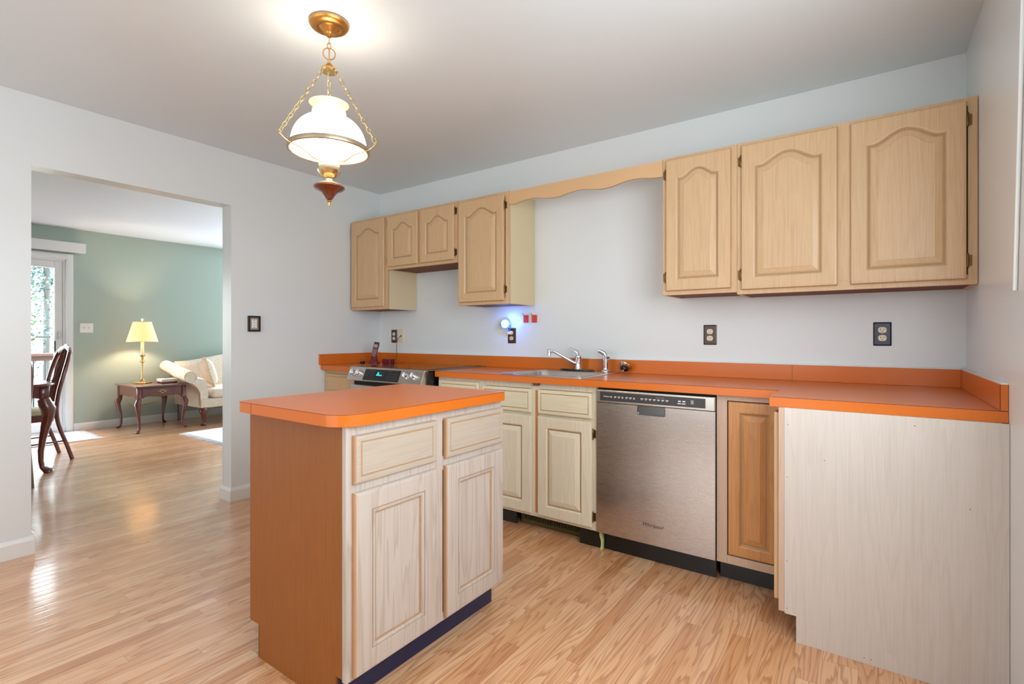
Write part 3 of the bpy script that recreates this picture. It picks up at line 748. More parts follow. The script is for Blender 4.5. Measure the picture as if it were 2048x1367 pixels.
# ------------------------------------------------------------------ range
RX0, RX1 = .4625, 1.2325
t = thing('range', 'stainless steel slide-in electric range with slanted control panel', 'range', (.85, -.3, 0))
MB().box(RX0 + .003, RX1 + .0, -.635, -.025, .02, .9195).box(RX1, RX1 + .022, -.645, -.602, .03, .915).build('body', M['dark'], t)
MB().box(RX0 - .004, RX1 + .012, -.655, -.024, .9217, .9255, .001).box(RX0, RX1 + .003, -.665, -.655, .912, .9285, .003, 2).build('cooktop_frame', M['nickel'], t)
MB().box(RX0 + .018, RX1 - .02, -.640, -.045, .9258, .9295, .001).build('cooktop_glass', M['cooktop'], t)
cc = MB()
for (bx_, by_, br) in ((.66, -.47, .10), (1.03, -.47, .085), (.66, -.2, .075), (1.03, -.2, .10)):
    cc.tube([(bx_ + br * math.cos(a), by_ + br * math.sin(a), .9297) for a in [2 * PI * k / 40 for k in range(40)]], .0006, 4, closed=True)
cc.build('burner_rings', M['pewter'], t)
cp = MB().prism([(-.657, .9265), (-.668, .9235), (-.708, .834), (-.7, .828), (-.64, .828), (-.64, .9265)], 'x', RX0 - .002, RX1 + .004, .002)
cp.build('control_panel', M['steel_x'], t)
# slanted plane basis: from (y -.668, z .9235) to (y -.708, z .834)
dv = Vector((0, -.04, -.0895)).normalized(); nv = Vector((0, -.0895, .04)).normalized(); o0 = Vector((0, -.668, .9235))
def SP(x, s, w): return o0 + dv * s + nv * w + Vector((x, 0, 0))
def slab(x0, x1, s0, s1, w0, w1):
    mm = MB(); v = [SP(x0, s0, w0), SP(x1, s0, w0), SP(x1, s1, w0), SP(x0, s1, w0), SP(x0, s0, w1), SP(x1, s0, w1), SP(x1, s1, w1), SP(x0, s1, w1)]
    for f in ((0, 3, 2, 1), (4, 5, 6, 7), (0, 1, 5, 4), (1, 2, 6, 5), (2, 3, 7, 6), (3, 0, 4, 7)): mm.quad(*[v[i] for i in f])
    bmesh.ops.remove_doubles(mm.bm, verts=mm.bm.verts[:], dist=1e-6); bmesh.ops.recalc_face_normals(mm.bm, faces=mm.bm.faces[:])
    return mm
slab(.645, 1.015, .008, .092, .0006, .0022).build('touch_panel', M['dark'], t)
slab(.765, .865, .018, .062, .0024, .0028).build('display', paint('display_glass', (12, 20, 26), .1), t)
dm = MB()
for (xx, ss, ww, hh) in ((.785, .034, .018, .008), (.778, .046, .006, .009), (.788, .046, .008, .009), (.800, .046, .010, .009), (.815, .048, .010, .007), (.829, .048, .008, .007), (.79, .028, .006, .005)):
    q = slab(xx, xx + ww, ss, ss + hh, .003, .0034); me = bpy.data.meshes.new('q'); q.bm.to_mesh(me); dm.bm.from_mesh(me)
dm.build('display_digits', M['display'], t)
dm = MB()
for i in range(5):
    for j in range(4):
        for xb_ in (.66, .90):
            if random.random() < .85:
                q = slab(xb_ + i * .021, xb_ + i * .021 + .006, .016 + j * .02, .019 + j * .02, .0024, .0027); me = bpy.data.meshes.new('q'); q.bm.to_mesh(me); dm.bm.from_mesh(me)
dm.build('key_marks', M['screen'], t)
for kx in (.520, .585, 1.075, 1.150):
    c = SP(kx, .042, .0006)
    kb = MB().lathe(c, [(.026, 0), (.026, .004), (.022, .006), (.021, .024), (.018, .027), (0, .027)], 28, axis=nv)
    k_ = kb.build('knob', M['chrome'], t, smooth=40)
    g = SP(kx, .042, .028); q = MB().box(-.0045, .0045, -.019, .019, -.0005, .008, .002)
    q.xf(Matrix.Translation(g) @ Vector((0, 0, 1)).rotation_difference(nv).to_matrix().to_4x4()); q.build('grip', M['chrome'], k_, smooth=40)
    MB().lathe(SP(kx, .012, .0006), [(.002, 0), (.002, .0006), (0, .0008)], 8, axis=nv).build('indicator_dot', M['dark'], t)
MB().box(RX0 + .002, RX1 - .001, -.672, -.636, .23, .796, .004).build('oven_door', M['steel_x'], t)
MB().box(RX0 + .03, RX1 - .03, -.66, -.6362, .7965, .827).build('vent_gap', M['gap'], t)
MB().tube([(RX0 + .06, -.6725, .745), (RX0 + .06, -.712, .745), (RX1 - .06, -.712, .745), (RX1 - .06, -.6725, .745)], .011, 12).build('oven_handle', M['nickel'], t, smooth=50)
MB().box(RX0 + .002, RX1 - .001, -.668, -.636, .03, .222, .004).build('storage_drawer', M['steel_x'], t)

# ------------------------------------------------------------------ island
t = thing('island_cabinet', 'whitewashed oak kitchen island cabinet with two drawers and two doors', 'cabinet', (2.06, -1.7, 0))
IX0, IX1, IY0, IY1 = 1.775, 2.340, -2.100, -1.312
MB().box(IX0 + .012, IX1 - .019, IY0 + .007, IY1, .115, ZU - .0006).build('body', M['isl_wood'], t)
# near end panel with a notch at either foot
MB().prism([(IX0 + .012, ZU - .0006), (IX0 + .012, .118), (IX0 + .066, .118), (IX0 + .066, .0004), (IX1 - .05, .0004), (IX1 - .05, .108), (IX1 - .019, .108), (IX1 - .019, ZU - .0006)], 'y', IY0, IY0 + .0065).build('end_panel', M['isl_side'], t)
MB().box(IX0, IX0 + .0115, IY0 + .001, IY1, .116, ZU - .0006, .001).build('back_panel', M['isl_side'], t)
MB().box(IX0 + .06, IX0 + .0655, IY0 + .001, IY1, .0004, .1145).build('back_toe_kick', M['black'], t)
MB().box(IX1 - .062, IX1 - .051, IY0 + .007, IY1, .0004, .1145).build('toe_kick', M['navy'], t)
fr = MB(); xf0, xf1 = IX1 - .0185, IX1
for a, b in ((IY0, IY0 + .052), (-1.745, -1.675), (IY1 - .02, IY1)): fr.box(xf0, xf1, a, b, .100, ZU - .0006, .0006)
for a, b in ((IY0 + .052, -1.745), (-1.675, IY1 - .02)):
    for r0, r1 in ((.100, .13), (.66, .71), (.845, ZU - .0006)): fr.box(xf0, xf1, a, b, r0, r1)
fr.build('face_frame', M['isl_wood'], t)
for (a, b) in ((-2.078, -1.722), (-1.672, -1.319)):
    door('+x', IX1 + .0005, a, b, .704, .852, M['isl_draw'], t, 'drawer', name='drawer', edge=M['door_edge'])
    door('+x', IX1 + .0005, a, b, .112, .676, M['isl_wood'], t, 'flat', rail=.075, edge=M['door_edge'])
# island worktop with rounded corners
def rpoly(x0, x1, y0, y1, rs, n=14):
    out = []
    for (cx_, cy_, a0, r) in ((x1, y0, -PI / 2, rs[0]), (x1, y1, 0, rs[1]), (x0, y1, PI / 2, rs[2]), (x0, y0, PI, rs[3])):
        sx = -1 if cx_ == x1 else 1; sy = 1 if cy_ == y0 else -1
        ccx, ccy = cx_ + sx * r, cy_ + sy * r
        for k in range(n + 1):
            a = a0 + PI / 2 * k / n; out.append((ccx + r * math.cos(a), ccy + r * math.sin(a)))
    return out
t = thing('island_worktop', 'orange laminate island worktop with rounded corners', 'worktop', (2.06, -1.73, ZU))
pl = rpoly(1.757, 2.374, -2.141, -1.322, (.095, .012, .012, .035))
MB().prism(pl, 'z', ZU, ZC).build('surface', M['laminate'], t, smooth=30)
pl2 = rpoly(1.7566, 2.3744, -2.1414, -1.3216, (.0954, .0124, .0124, .0354))
MB().prism(pl2, 'z', ZC - .0022, ZC - .0008).build('edge_seam', paint('dark_laminate_seam_island', (96, 36, 14), .5), t)
MB().box(1.862, 1.8632, -2.1416, -2.141, ZU + .001, ZC - .001).build('butt_joint', M['gap'], t)

# ------------------------------------------------------------------ sink, taps
t = thing('sink', 'drop-in stainless steel sink with rounded bowl', 'sink', (2.06, -.32, ZC))
F = lambda u, v, w: (u, v, w)
def R4(x0, x1, y0, y1, r, z): return [(a, b, z) for a, b in rpoly(x0, x1, y0, y1, (r, r, r, r), 8)]
X0, X1, Y0, Y1 = 1.772, 2.346, -.578, -.030
b0, b1, c0, c1 = X0 + .045, X1 - .045, Y0 + .045, Y1 - .12
LL = [R4(X0, X1, Y0, Y1, .04, ZC + .0004), R4(X0, X1, Y0, Y1, .04, ZC + .002), R4(X0 + .006, X1 - .006, Y0 + .006, Y1 - .006, .036, ZC + .006), R4(X0 + .02, X1 - .02, Y0 + .02, Y1 - .02, .03, ZC + .0045),
      R4(b0, b1, c0, c1, .06, ZC + .004), R4(b0 + .006, b1 - .006, c0 + .006, c1 - .006, .058, ZC - .004), R4(b0 + .018, b1 - .018, c0 + .018, c1 - .018, .055, ZC - .14), R4(b0 + .05, b1 - .05, c0 + .05, c1 - .05, .04, ZC - .168)]
tt = bmesh.new(); rs_ = [[tt.verts.new(p) for p in L_] for L_ in LL]; n_ = len(rs_[0])
for A, B in zip(rs_, rs_[1:]):
    for k in range(n_): tt.faces.new([A[k], A[(k + 1) % n_], B[(k + 1) % n_], B[k]])
tt.faces.new(rs_[-1]); bmesh.ops.recalc_face_normals(tt, faces=tt.faces[:])
MB().add(tt).build('bowl', M['steel_sink'], t, smooth=50)
MB().lathe(((b0 + b1) / 2, (c0 + c1) / 2, ZC - .1678), [(.045, 0), (.045, .002), (.035, .003), (0, .001)], 24).build('drain', M['chrome'], t, smooth=40)
t = thing('kitchen_faucet', 'chrome single-lever faucet with swung spout on dark oval plate', 'faucet', (2.055, -.088, ZC + .006))
fz = ZC + .0062; fx, fy_ = 2.058, -.088
MB().lathe((fx, fy_, fz), [(.0, 0), (.128, 0), (.128, .003), (.12, .009), (.0, .0095)], 40, scale=(1, .24)).build('base_plate', M['dark'], t, smooth=40)
MB().lathe((fx + .01, fy_, fz + .0098), [(.024, 0), (.022, .006), (.0205, .012), (.0205, .075), (.022, .08), (.021, .088), (.015, .096), (0, .1)], 28).build('tap_body', M['chrome'], t, smooth=50)
MB().tube([(fx - .005, fy_, fz + .045), (fx - .03, fy_ - .02, fz + .06), (fx - .08, fy_ - .055, fz + .095), (fx - .125, fy_ - .085, fz + .125), (fx - .135, fy_ - .09, fz + .127), (fx - .15, fy_ - .10, fz + .128)], [.011, .011, .010, .0095, .0095, .0095], 14).lathe((fx - .152, fy_ - .101, fz + .098), [(.012, 0), (.012, .038), (.009, .042), (0, .043)], 20).build('spout', M['chrome'], t, smooth=50)
MB().tube([(fx + .01, fy_, fz + .105), (fx + .003, fy_ - .004, fz + .125), (fx - .02, fy_ - .012, fz + .138), (fx - .045, fy_ - .02, fz + .146)], [.018, .014, .010, .009], 12, flat=(.7, 1.1)).build('lever', M['chrome'], t, smooth=60)
t = thing('sink_sprayer', 'chrome side sprayer standing beside the faucet', 'sprayer', (2.262, -.085, ZC + .006))
sx_ = 2.262
MB().lathe((sx_, -.085, fz), [(.0, 0), (.027, 0), (.027, .004), (.02, .010), (.016, .016), (.016, .024), (0, .024)], 24).build('base', M['chrome'], t, smooth=50)
MB().tube([(sx_, -.085, fz + .0245), (sx_, -.085, fz + .07), (sx_ - .001, -.087, fz + .10), (sx_ - .008, -.092, fz + .118), (sx_ - .026, -.102, fz + .130), (sx_ - .04, -.11, fz + .134)], [.013, .0165, .0175, .0165, .014, .013], 16).build('spray_head', M['chrome'], t, smooth=60)
MB().tube([(sx_ + .013, -.088, fz + .088), (sx_ + .022, -.088, fz + .092), (sx_ + .027, -.088, fz + .086)], .005, 8).build('trigger', M['dark'], t, smooth=60)
t = thing('sink_strainer', 'steel sink strainer with black rubber stopper leaning on the backsplash', 'strainer', (2.385, -.055, ZC))
ax_ = Vector((.25, .55, .8)).normalized(); c = Vector((2.375, -.082, ZC + .012))
MB().lathe(c + ax_ * .012, [(.012, 0), (.024, .002), (.027, .010), (.018, .018), (0, .02)], 24, axis=ax_).build('stopper', M['dark'], t, smooth=50)
MB().lathe(c + ax_ * .028, [(.02, 0), (.034, .006), (.041, .014), (.043, .018), (.04, .020), (.03, .016), (0, .012)], 28, axis=ax_).build('basket', M['chrome'], t, smooth=50)
MB().lathe(c, [(.0, 0), (.005, .0), (.005, .012), (0, .0125)], 12, axis=ax_).build('post', M['chrome'], t, smooth=50)

# ------------------------------------------------------------------ outlets and wall things
def outlet(label, face, w0, u, v, plate, wdt=.0725, hgt=.115, bevelled=True):
    Ff = mapper(face, w0); base = Ff(u, v - hgt / 2, 0)
    t = thing('wall_outlet', label, 'outlet', base)
    L_ = [rr(u - wdt / 2, u + wdt / 2, v - hgt / 2, v + hgt / 2, .003, .0006), rr(u - wdt / 2, u + wdt / 2, v - hgt / 2, v + hgt / 2, .003, .003), rr(u - wdt / 2 + .006, u + wdt / 2 - .006, v - hgt / 2 + .006, v + hgt / 2 - .006, .002, .006)]
    MB().add(loops_mesh(Ff, L_)).build('cover_plate', plate, t)
    for s_ in (.0195, -.0195):
        L_ = [rr(u - .0165, u + .0165, v + s_ - .014, v + s_ + .014, .011, .0062), rr(u - .0165, u + .0165, v + s_ - .014, v + s_ + .014, .011, .0085)]
        r_ = MB().add(loops_mesh(Ff, L_)).build('receptacle', M['ivory'], t)
        h = MB()
        for (du, dv_, a_, b_) in ((-.0062, .003, .0012, .004), (.0062, .003, .0012, .0035), (0, -.007, .002, .002)):
            L_ = [rr(u + du - a_, u + du + a_, v + s_ + dv_ - b_, v + s_ + dv_ + b_, .0005, .0086), rr(u + du - a_, u + du + a_, v + s_ + dv_ - b_, v + s_ + dv_ + b_, .0005, .0089)]
            h.add(loops_mesh(Ff, L_))
        h.build('slots', M['gap'], r_)
    L_ = [rr(u - .003, u + .003, v - .003, v + .003, .0028, .0062), rr(u - .003, u + .003, v - .003, v + .003, .0028, .0072)]
    MB().add(loops_mesh(Ff, L_)).build('screw', M['bronze'], t)
    return t
outlet('dark brown outlet plate in the far corner above the phone', '-y', 0, .190, 1.152, M['brown_pl'])
outlet('black outlet plate holding the glowing blue night light', '-y', 0, 1.470, 1.158, M['brown_pl'], .072, .113)
outlet('brown outlet plate on the wall right of the sink', '-y', 0, 2.880, 1.1625, M['brown_pl'])
outlet('violet-black outlet plate nearest the right wall', '-y', 0, 3.686, 1.1665, M['navy_pl'])
# phone jack plate
t = thing('phone_jack', 'ivory phone jack plate beside the corner outlet with a cord', 'wall plate', (.283, 0, 1.096))
F = mapper('-y', 0)
MB().add(loops_mesh(F, [rr(.248, .318, 1.098, 1.214, .003, .0006), rr(.248, .318, 1.098, 1.214, .003, .003), rr(.254, .312, 1.104, 1.208, .002, .006)])).build('cover_plate', M['ivory'], t)
MB().box(.276, .290, -.011, -.0062, 1.148, 1.162, .001).build('jack', M['brown_pl'], t)
# left wall outlet in deep bronze frame
t = thing('wall_outlet', 'grey outlet in deep bronze frame on the left wall by the opening', 'outlet', (0, -1.159, 1.187))
F = mapper('+x', 0)
u0, u1, v0, v1 = -1.202, -1.116, 1.187, 1.300
fr = MB().box(.0005, .02, u0, u0 + .010, v0, v1, .001).box(.0005, .02, u1 - .010, u1, v0, v1, .001).box(.0005, .02, u0 + .01, u1 - .01, v1 - .012, v1, .001).box(.0005, .02, u0 + .01, u1 - .01, v0, v0 + .012, .001)
fr.build('frame', M['dark_bronze'], t)
MB().box(.0005, .008, u0 + .0105, u1 - .0105, v0 + .0125, v1 - .0125).build('inner_plate', M['pewter'], t)
MB().box(.0085, .012, u0 + .024, u1 - .022, v0 + .024, v1 - .024, .002).build('receptacle', M['white'], t)
MB().box(.0122, .0128, -1.162, -1.156, 1.266, 1.272).box(.0122, .0128, -1.162, -1.156, 1.214, 1.220).box(.0122, .0126, -1.164, -1.154, 1.250, 1.253).box(.0122, .0126, -1.164, -1.154, 1.232, 1.235).build('slots', M['gap'], t)
# switch plate far room
t = thing('light_switch', 'white double toggle switch plate on the green wall', 'light switch', (XG, -1.022, 1.19))
F = mapper('+x', XG)
MB().add(loops_mesh(F, [rr(-1.087, -.957, 1.192, 1.307, .004, .0006), rr(-1.087, -.957, 1.192, 1.307, .004, .003), rr(-1.081, -.963, 1.198, 1.301, .003, .006)])).build('cover_plate', M['white'], t)
for yy in (-1.045, -.999): MB().box(XG + .0062, XG + .018, yy - .005, yy + .005, 1.243, 1.263, .001).build('toggle', M['ivory'], t)

# night light
t = thing('night_light', 'plug-in clear disc night light glowing blue at the outlet', 'night light', (1.47, -.012, 1.18))
nx, nz = 1.437, 1.245
MB().box(1.450, 1.490, -.034, -.0095, 1.166, 1.192, .005, 2).build('plug', M['ivory'], t)
MB().lathe((nx, -.040, nz), [(0, -.003), (.030, -.003), (.034, 0), (.030, .003), (0, .003)], 36, axis=(.25, -1, .1)).build('disc', M['blueglow'], t, smooth=40)
MB().tube([(1.470, -.036, 1.190), (1.458, -.040, 1.205), (nx - .02, -.042, nz - .028), (nx - .040, -.042, nz - .008), (nx - .046, -.042, nz)], [.003, .005, .004, .005, .003], 8).tube([(1.470, -.036, 1.190), (1.482, -.040, 1.215), (1.482, -.042, 1.238)], [.003, .004, .003], 8).build('stem', M['clear_blue'], t, smooth=50)
MB().tube([(nx + .034 * math.cos(a), -.040, nz + .034 * math.sin(a)) for a in [2 * PI * k / 36 for k in range(36)]], .0022, 6, closed=True).build('rim', M['clear_blue'], t, smooth=60)
light('night_light_glow', 'POINT', (1.478, -.085, 1.262), 1.1, (.10, .30, 1.0), shadow_soft_size=.012)
# red clips
for i, (cx_, lab) in enumerate(((1.600, 'red wall clip nearer the night light'), (1.673, 'red wall clip farther right of the night light'))):
    t = thing('wall_clip', lab, 'clip', (cx_, 0, 1.25), 'red wall clips above the sink')
    MB().box(cx_ - .018, cx_ + .018, -.016, -.001, 1.252, 1.306, .003, 2).build('body', M['red'], t)
    MB().tube([(cx_ - .017, -.012, 1.300), (cx_ - .022, -.016, 1.316), (cx_ - .025, -.018, 1.320)], .002, 6).build('pin', M['dark'], t)

# cordless phone in the corner
t = thing('cordless_phone', 'dark red cordless phone standing in its charger in the corner', 'phone', (.20, -.2, ZC))
def obx(c, hx, hy, hz, R_, bev=.004): return MB().box(-hx, hx, -hy, hy, -hz, hz, bev, 2).xf(Matrix.Translation(c) @ R_.to_4x4())
pc = Vector((.235, -.26, ZC)); Rz = Matrix.Rotation(math.radians(35), 3, 'Z'); Rt = Rz @ Matrix.Rotation(math.radians(-14), 3, 'X') @ Matrix.Rotation(math.radians(10), 3, 'Y')
MB().lathe(pc, [(0, .0005), (.052, .0005), (.05, .012), (.036, .03), (.03, .06), (.022, .085), (0, .085)], 24, scale=(1, .8)).build('charger', M['phone_red'], t, smooth=40)
ho = obx(pc + Vector((.012, .0, .118)), .022, .012, .065, Rt, .006).build('handset', M['phone_red'], t, smooth=40)
obx(pc + Rt @ Vector((0, -.0135, .03)) + Vector((.012, 0, .118)), .015, .001, .014, Rt, .0005).build('handset_screen', M['screen'], ho)
obx(pc + Rt @ Vector((0, -.0135, .055)) + Vector((.012, 0, .118)), .016, .001, .006, Rt, .0005).build('earpiece', M['dark'], ho)
kp = MB()
for i in range(3):
    for j in range(4):
        q = obx(pc + Rt @ Vector((-.012 + i * .012, -.0135, -.002 - j * .011)) + Vector((.012, 0, .118)), .004, .0012, .003, Rt, .0005); me = bpy.data.meshes.new('q'); q.bm.to_mesh(me); kp.bm.from_mesh(me)
kp.build('keypad', M['screen'], ho)
t = thing('power_adapter', 'black two-prong plug lying beside the phone charger', 'plug', (.175, -.27, ZC))
MB().box(.150, .185, -.345, -.315, ZC + .0005, ZC + .022, .004).build('plug_body', M['dark'], t)
MB().box(.157, .160, -.334, -.329, ZC + .022, ZC + .042).box(.173, .176, -.334, -.329, ZC + .022, ZC + .042).build('prongs', M['chrome'], t)
tag(MB().box(.33, .43, -.26, -.21, ZC + .0005, ZC + .045, .006, 2).build('phone_base_box', M['phone_red']), 'small dark red box between the phone and the range', 'box')
pts = [(.283, -.0125, 1.155), (.262, -.03, 1.13), (.262, -.04, 1.06), (.275, -.05, .98), (.295, -.08, .935), (.35, -.13, .9265), (.42, -.17, .926), (.405, -.19, .9262), (.38, -.20, .9265)]
def smoothp(p, k=3):
    p = [Vector(a) for a in p]
    for _ in range(k):
        q = [p[0]]
        for a, b in zip(p, p[1:]): q += [a * .75 + b * .25, a * .25 + b * .75]
        q.append(p[-1]); p = q
    return p
jack_root = [o_ for o_ in bpy.data.objects if o_.name == 'phone_jack'][0]
MB().tube(smoothp(pts), .0022, 6).build('cord', M['brown_pl'], jack_root)

# blind wand on the right wall
t = thing('window_blind', 'thin white tilt wand hanging on the right wall from a blind headrail', 'blind', (XR - .02, -1.9, 2.15))
MB().box(XR - .055, XR - .001, -3.26, -1.075, 2.149, 2.19, .003).build('headrail', M['trim'], t)
MB().tube([(XR - .0075, -1.090, 2.148), (XR - .0065, -1.055, 1.882), (XR - .006, -.980, 1.293)], .0052, 8).build('wand', M['rod'], t, smooth=60)

# ------------------------------------------------------------------ pendant lamp
ax, ay = 1.829, -1.803
rd_ = Vector((ax - co.location.x, ay - co.location.y, 0)).normalized(); sd = Vector((-rd_.y, rd_.x, 0)) * -1
t = thing('pendant_lamp', 'brass hurricane pendant lamp with lit milk glass shade on chains', 'pendant lamp', (ax, ay, 1.70))
MB().lathe((ax, ay, H - .0005), [(0, 0), (.072, 0), (.0775, -.004), (.078, -.010), (.073, -.018), (.062, -.024), (.050, -.027), (.044, -.026), (.040, -.023), (.035, -.026), (.026, -.037), (.016, -.044), (.014, -.048), (.0145, -.052), (.009, -.058), (0, -.060)], 40).build('canopy', M['brass'], t, smooth=40)
def link(m_, c, d, up, lw, lh, r):
    d = d.normalized(); up = (up - d * up.dot(d)).normalized(); P_ = []
    for k in range(16):
        a = 2 * PI * k / 16; P_.append(c + d * math.sin(a) * lh + up * math.cos(a) * lw)
    m_.tube(P_, r, 6, closed=True)
def chain(m_, p0, p1, n, lw, r):
    p0 = Vector(p0); p1 = Vector(p1); d = p1 - p0; L_ = d.length / n
    side1 = d.cross(Vector((.3, .2, 1))).normalized() if abs(d.normalized().z) < .98 else sd.copy()
    side2 = d.normalized().cross(side1)
    for i in range(n): link(m_, p0 + d * ((i + .5) / n), d, side1 if i % 2 else side2, lw, L_ * .62, r)
# stem chain and ring
m = MB(); chain(m, (ax, ay, H - .062), (ax, ay, 2.332), 2, .007, .0018); m.build('top_chain', M['brass'], t, smooth=60)
m = MB(); link(m, Vector((ax, ay, 2.312)), Vector((0, 0, 1)), sd, .024, .024, .0022); m.tube([(ax, ay, 2.33), (ax, ay, 2.285)], .002, 6); m.build('ring', M['brass'], t, smooth=60)
MB().lathe((ax, ay, 2.236), [(.030, 0), (.034, .006), (.030, .016), (.018, .028), (.008, .036), (.006, .050), (0, .052)], 32).build('cap', M['brass_lt'], t, smooth=40)
dirs = []
for k in (0, 1, 2):
    a = 2 * PI * k / 3
    dirs.append((rd_ * math.cos(a) + sd * math.sin(a)))
tips = []
RT = .203; ZT = 1.930
for d_ in dirs:
    tip = Vector((ax, ay, ZT)) + d_ * RT; tips.append(tip)
    m = MB(); chain(m, Vector((ax, ay, 2.240)) + d_ * .028, tip + Vector((0, 0, .006)), 15, .0072, .0015); m.build('chain', M['brass_lt'], t, smooth=60)
    am = MB(); base_ = Vector((ax, ay, 0))
    pr = [(.030, 1.868), (.055, 1.866), (.080, 1.874), (.105, 1.892), (.130, 1.899), (.158, 1.902), (.185, 1.910), (.205, 1.928)]
    am.tube([base_ + d_ * r_ + Vector((0, 0, z_)) for r_, z_ in smoothp([(a, b, 0) for a, b in pr], 2) and [(q.x, q.y) for q in smoothp([(a, b, 0) for a, b in pr], 2)]], .0032, 8)
    link(am, tip + Vector((0, 0, .004)), d_ + Vector((0, 0, .8)), sd if abs(d_.dot(sd)) < .5 else rd_, .008, .010, .0016)
    am.build('arm', M['brass_lt'], t, smooth=60)
s_closed = False
MB().lathe((ax, ay, 0), [(.154, 1.907), (.160, 1.910), (.162, 1.918), (.160, 1.926), (.153, 1.929), (.149, 1.926), (.150, 1.910), (.154, 1.907)], 64).build('shade_ring', M['pewter'], t, smooth=40)
prof = [(.1485, 1.922), (.148, 1.940), (.144, 1.964), (.135, 1.990), (.121, 2.013), (.102, 2.032), (.082, 2.043), (.070, 2.049), (.063, 2.055), (.0655, 2.062), (.066, 2.072), (.0635, 2.080)]
prof = [(q_.x, q_.y) for q_ in smoothp([(a, b, 0) for a, b in prof], 2)]
inner = [(r_ - .003, z_) for r_, z_ in prof[::-1]]
MB().lathe((ax, ay, 0), prof + inner + [prof[0]], 64).build('glass_shade', M['shade'], t, smooth=60)
prof = [(.0632, 2.0805), (.064, 2.088), (.070, 2.098), (.078, 2.105)]
MB().lathe((ax, ay, 0), prof + [(r_ - .0028, z_ + .0004) for r_, z_ in prof[::-1]] + [prof[0]], 64).build('shade_collar', M['shade_top'], t, smooth=60)
s_closed = True
MB().lathe((ax, ay, 0), [(.010, 1.800), (.030, 1.810), (.043, 1.826), (.046, 1.832), (.040, 1.836), (.022, 1.838), (0, 1.838)], 36).build('burner_cup', M['brass_lt'], t, smooth=40)
MB().lathe((ax, ay, 0), [(.024, 1.8385), (.034, 1.842), (.040, 1.848), (.0405, 1.868), (.038, 1.872), (0, 1.872)], 36).build('burner', M['cream_pl'], t, smooth=40)
g = MB()
for k in range(26):
    a = 2 * PI * k / 26; g.tube([(ax + .037 * math.cos(a), ay + .037 * math.sin(a), 1.873), (ax + .041 * math.cos(a), ay + .041 * math.sin(a), 1.886), (ax + .036 * math.cos(a), ay + .036 * math.sin(a), 1.894)], .0011, 5)
g.build('gallery', M['brass_lt'], t, smooth=60)
MB().lathe((ax, ay, 0), [(0, 1.8725), (.012, 1.8725), (.014, 1.895), (.026, 1.92), (.030, 1.945), (.022, 1.965), (0, 1.975)], 24).build('bulb', M['bulb'], t, smooth=60)
MB().lathe((ax, ay, 0), [(.014, 1.800), (.012, 1.792), (.030, 1.784), (.050, 1.774), (0, 1.774)][::-1], 36).build('vase', M['cream_pl'], t, smooth=40)
MB().lathe((ax, ay, 0), [(0, 1.7735), (.052, 1.7735), (.060, 1.769), (.062, 1.763), (.056, 1.757), (.044, 1.752), (.030, 1.742), (.020, 1.728), (.013, 1.716), (0, 1.714)], 40).build('wood_finial', M['lampwood'], t, smooth=35)
MB().lathe((ax, ay, 0), [(0, 1.7135), (.008, 1.7125), (.009, 1.708), (.005, 1.704), (.004, 1.690), (.003, 1.688), (0, 1.687)], 16).build('finial_tip', M['brass'], t, smooth=40)
light('pendant_bulb_light', 'POINT', (ax, ay, 1.995), 9.5, (1.0, .88, .72), shadow_soft_size=.05)

# ------------------------------------------------------------------ far room furniture
def cabriole(m_, x, y, z0, z1, dx, dy, s=1.0, r0=.03, foot=.03):
    """leg from z1 down to z0; knee bulges towards (dx,dy)"""
    h = z1 - z0; d_ = Vector((dx, dy, 0)).normalized()
    prof = [(1.0, 0, 1.0), (.94, .006, 1.15), (.86, .020, 1.25), (.76, .020, 1.0), (.62, .008, .78), (.46, -.004, .62), (.30, -.012, .52), (.16, -.012, .45), (.08, -.006, .46), (.035, .010, .62), (.012, .022, .85), (0, .024, .80)]
    pts = [Vector((x, y, z0 + h * a)) + d_ * b * s for a, b, _ in prof]
    m_.tube(pts, [r0 * c_ for _, _, c_ in prof], 12)
# end table
TX0, TX1, TY0, TY1, TZ = -4.09, -3.395, -.775, -.205, .555
t = thing('end_table', 'cherry wood end table with cabriole legs and brass drawer pull', 'table', (-3.74, -.49, 0))
MB().prism(rpoly(TX0, TX1, TY0, TY1, (.02, .02, .02, .02), 4), 'z', TZ - .018, TZ, .004).build('tabletop', M['cherry_x'], t, smooth=40)
ap = MB(); q = .045
def apron(u0, u1, n=24):
    P_ = [(u0, TZ - .0185), (u0, TZ - .175)]
    for i in range(n + 1):
        s = i / n; P_.append((u0 + (u1 - u0) * s, TZ - .165 + .035 * min(1, abs(math.sin(PI * s)) * 2.2) - .012 * math.exp(-((s - .5) / .14) ** 2)))
    P_ += [(u1, TZ - .175), (u1, TZ - .0185)]; return P_
ap.prism(apron(TY0 + q, TY1 - q), 'x', TX1 - .05, TX1 - .035).prism(apron(TY0 + q, TY1 - q), 'x', TX0 + .035, TX0 + .05)
ap.prism(apron(TX0 + .05, TX1 - .05), 'y', TY0 + .03, TY0 + .045).prism(apron(TX0 + .05, TX1 - .05), 'y', TY1 - .045, TY1 - .03)
ap.build('apron', M['cherry'], t)
dr = MB().box(TX1 - .0348, TX1 - .026, TY0 + .075, TY1 - .075, TZ - .128, TZ - .03, .003).build('drawer', M['cherry'], t)
hm = MB(); yc = (TY0 + TY1) / 2; zc_ = TZ - .076; xh = TX1 - .0255
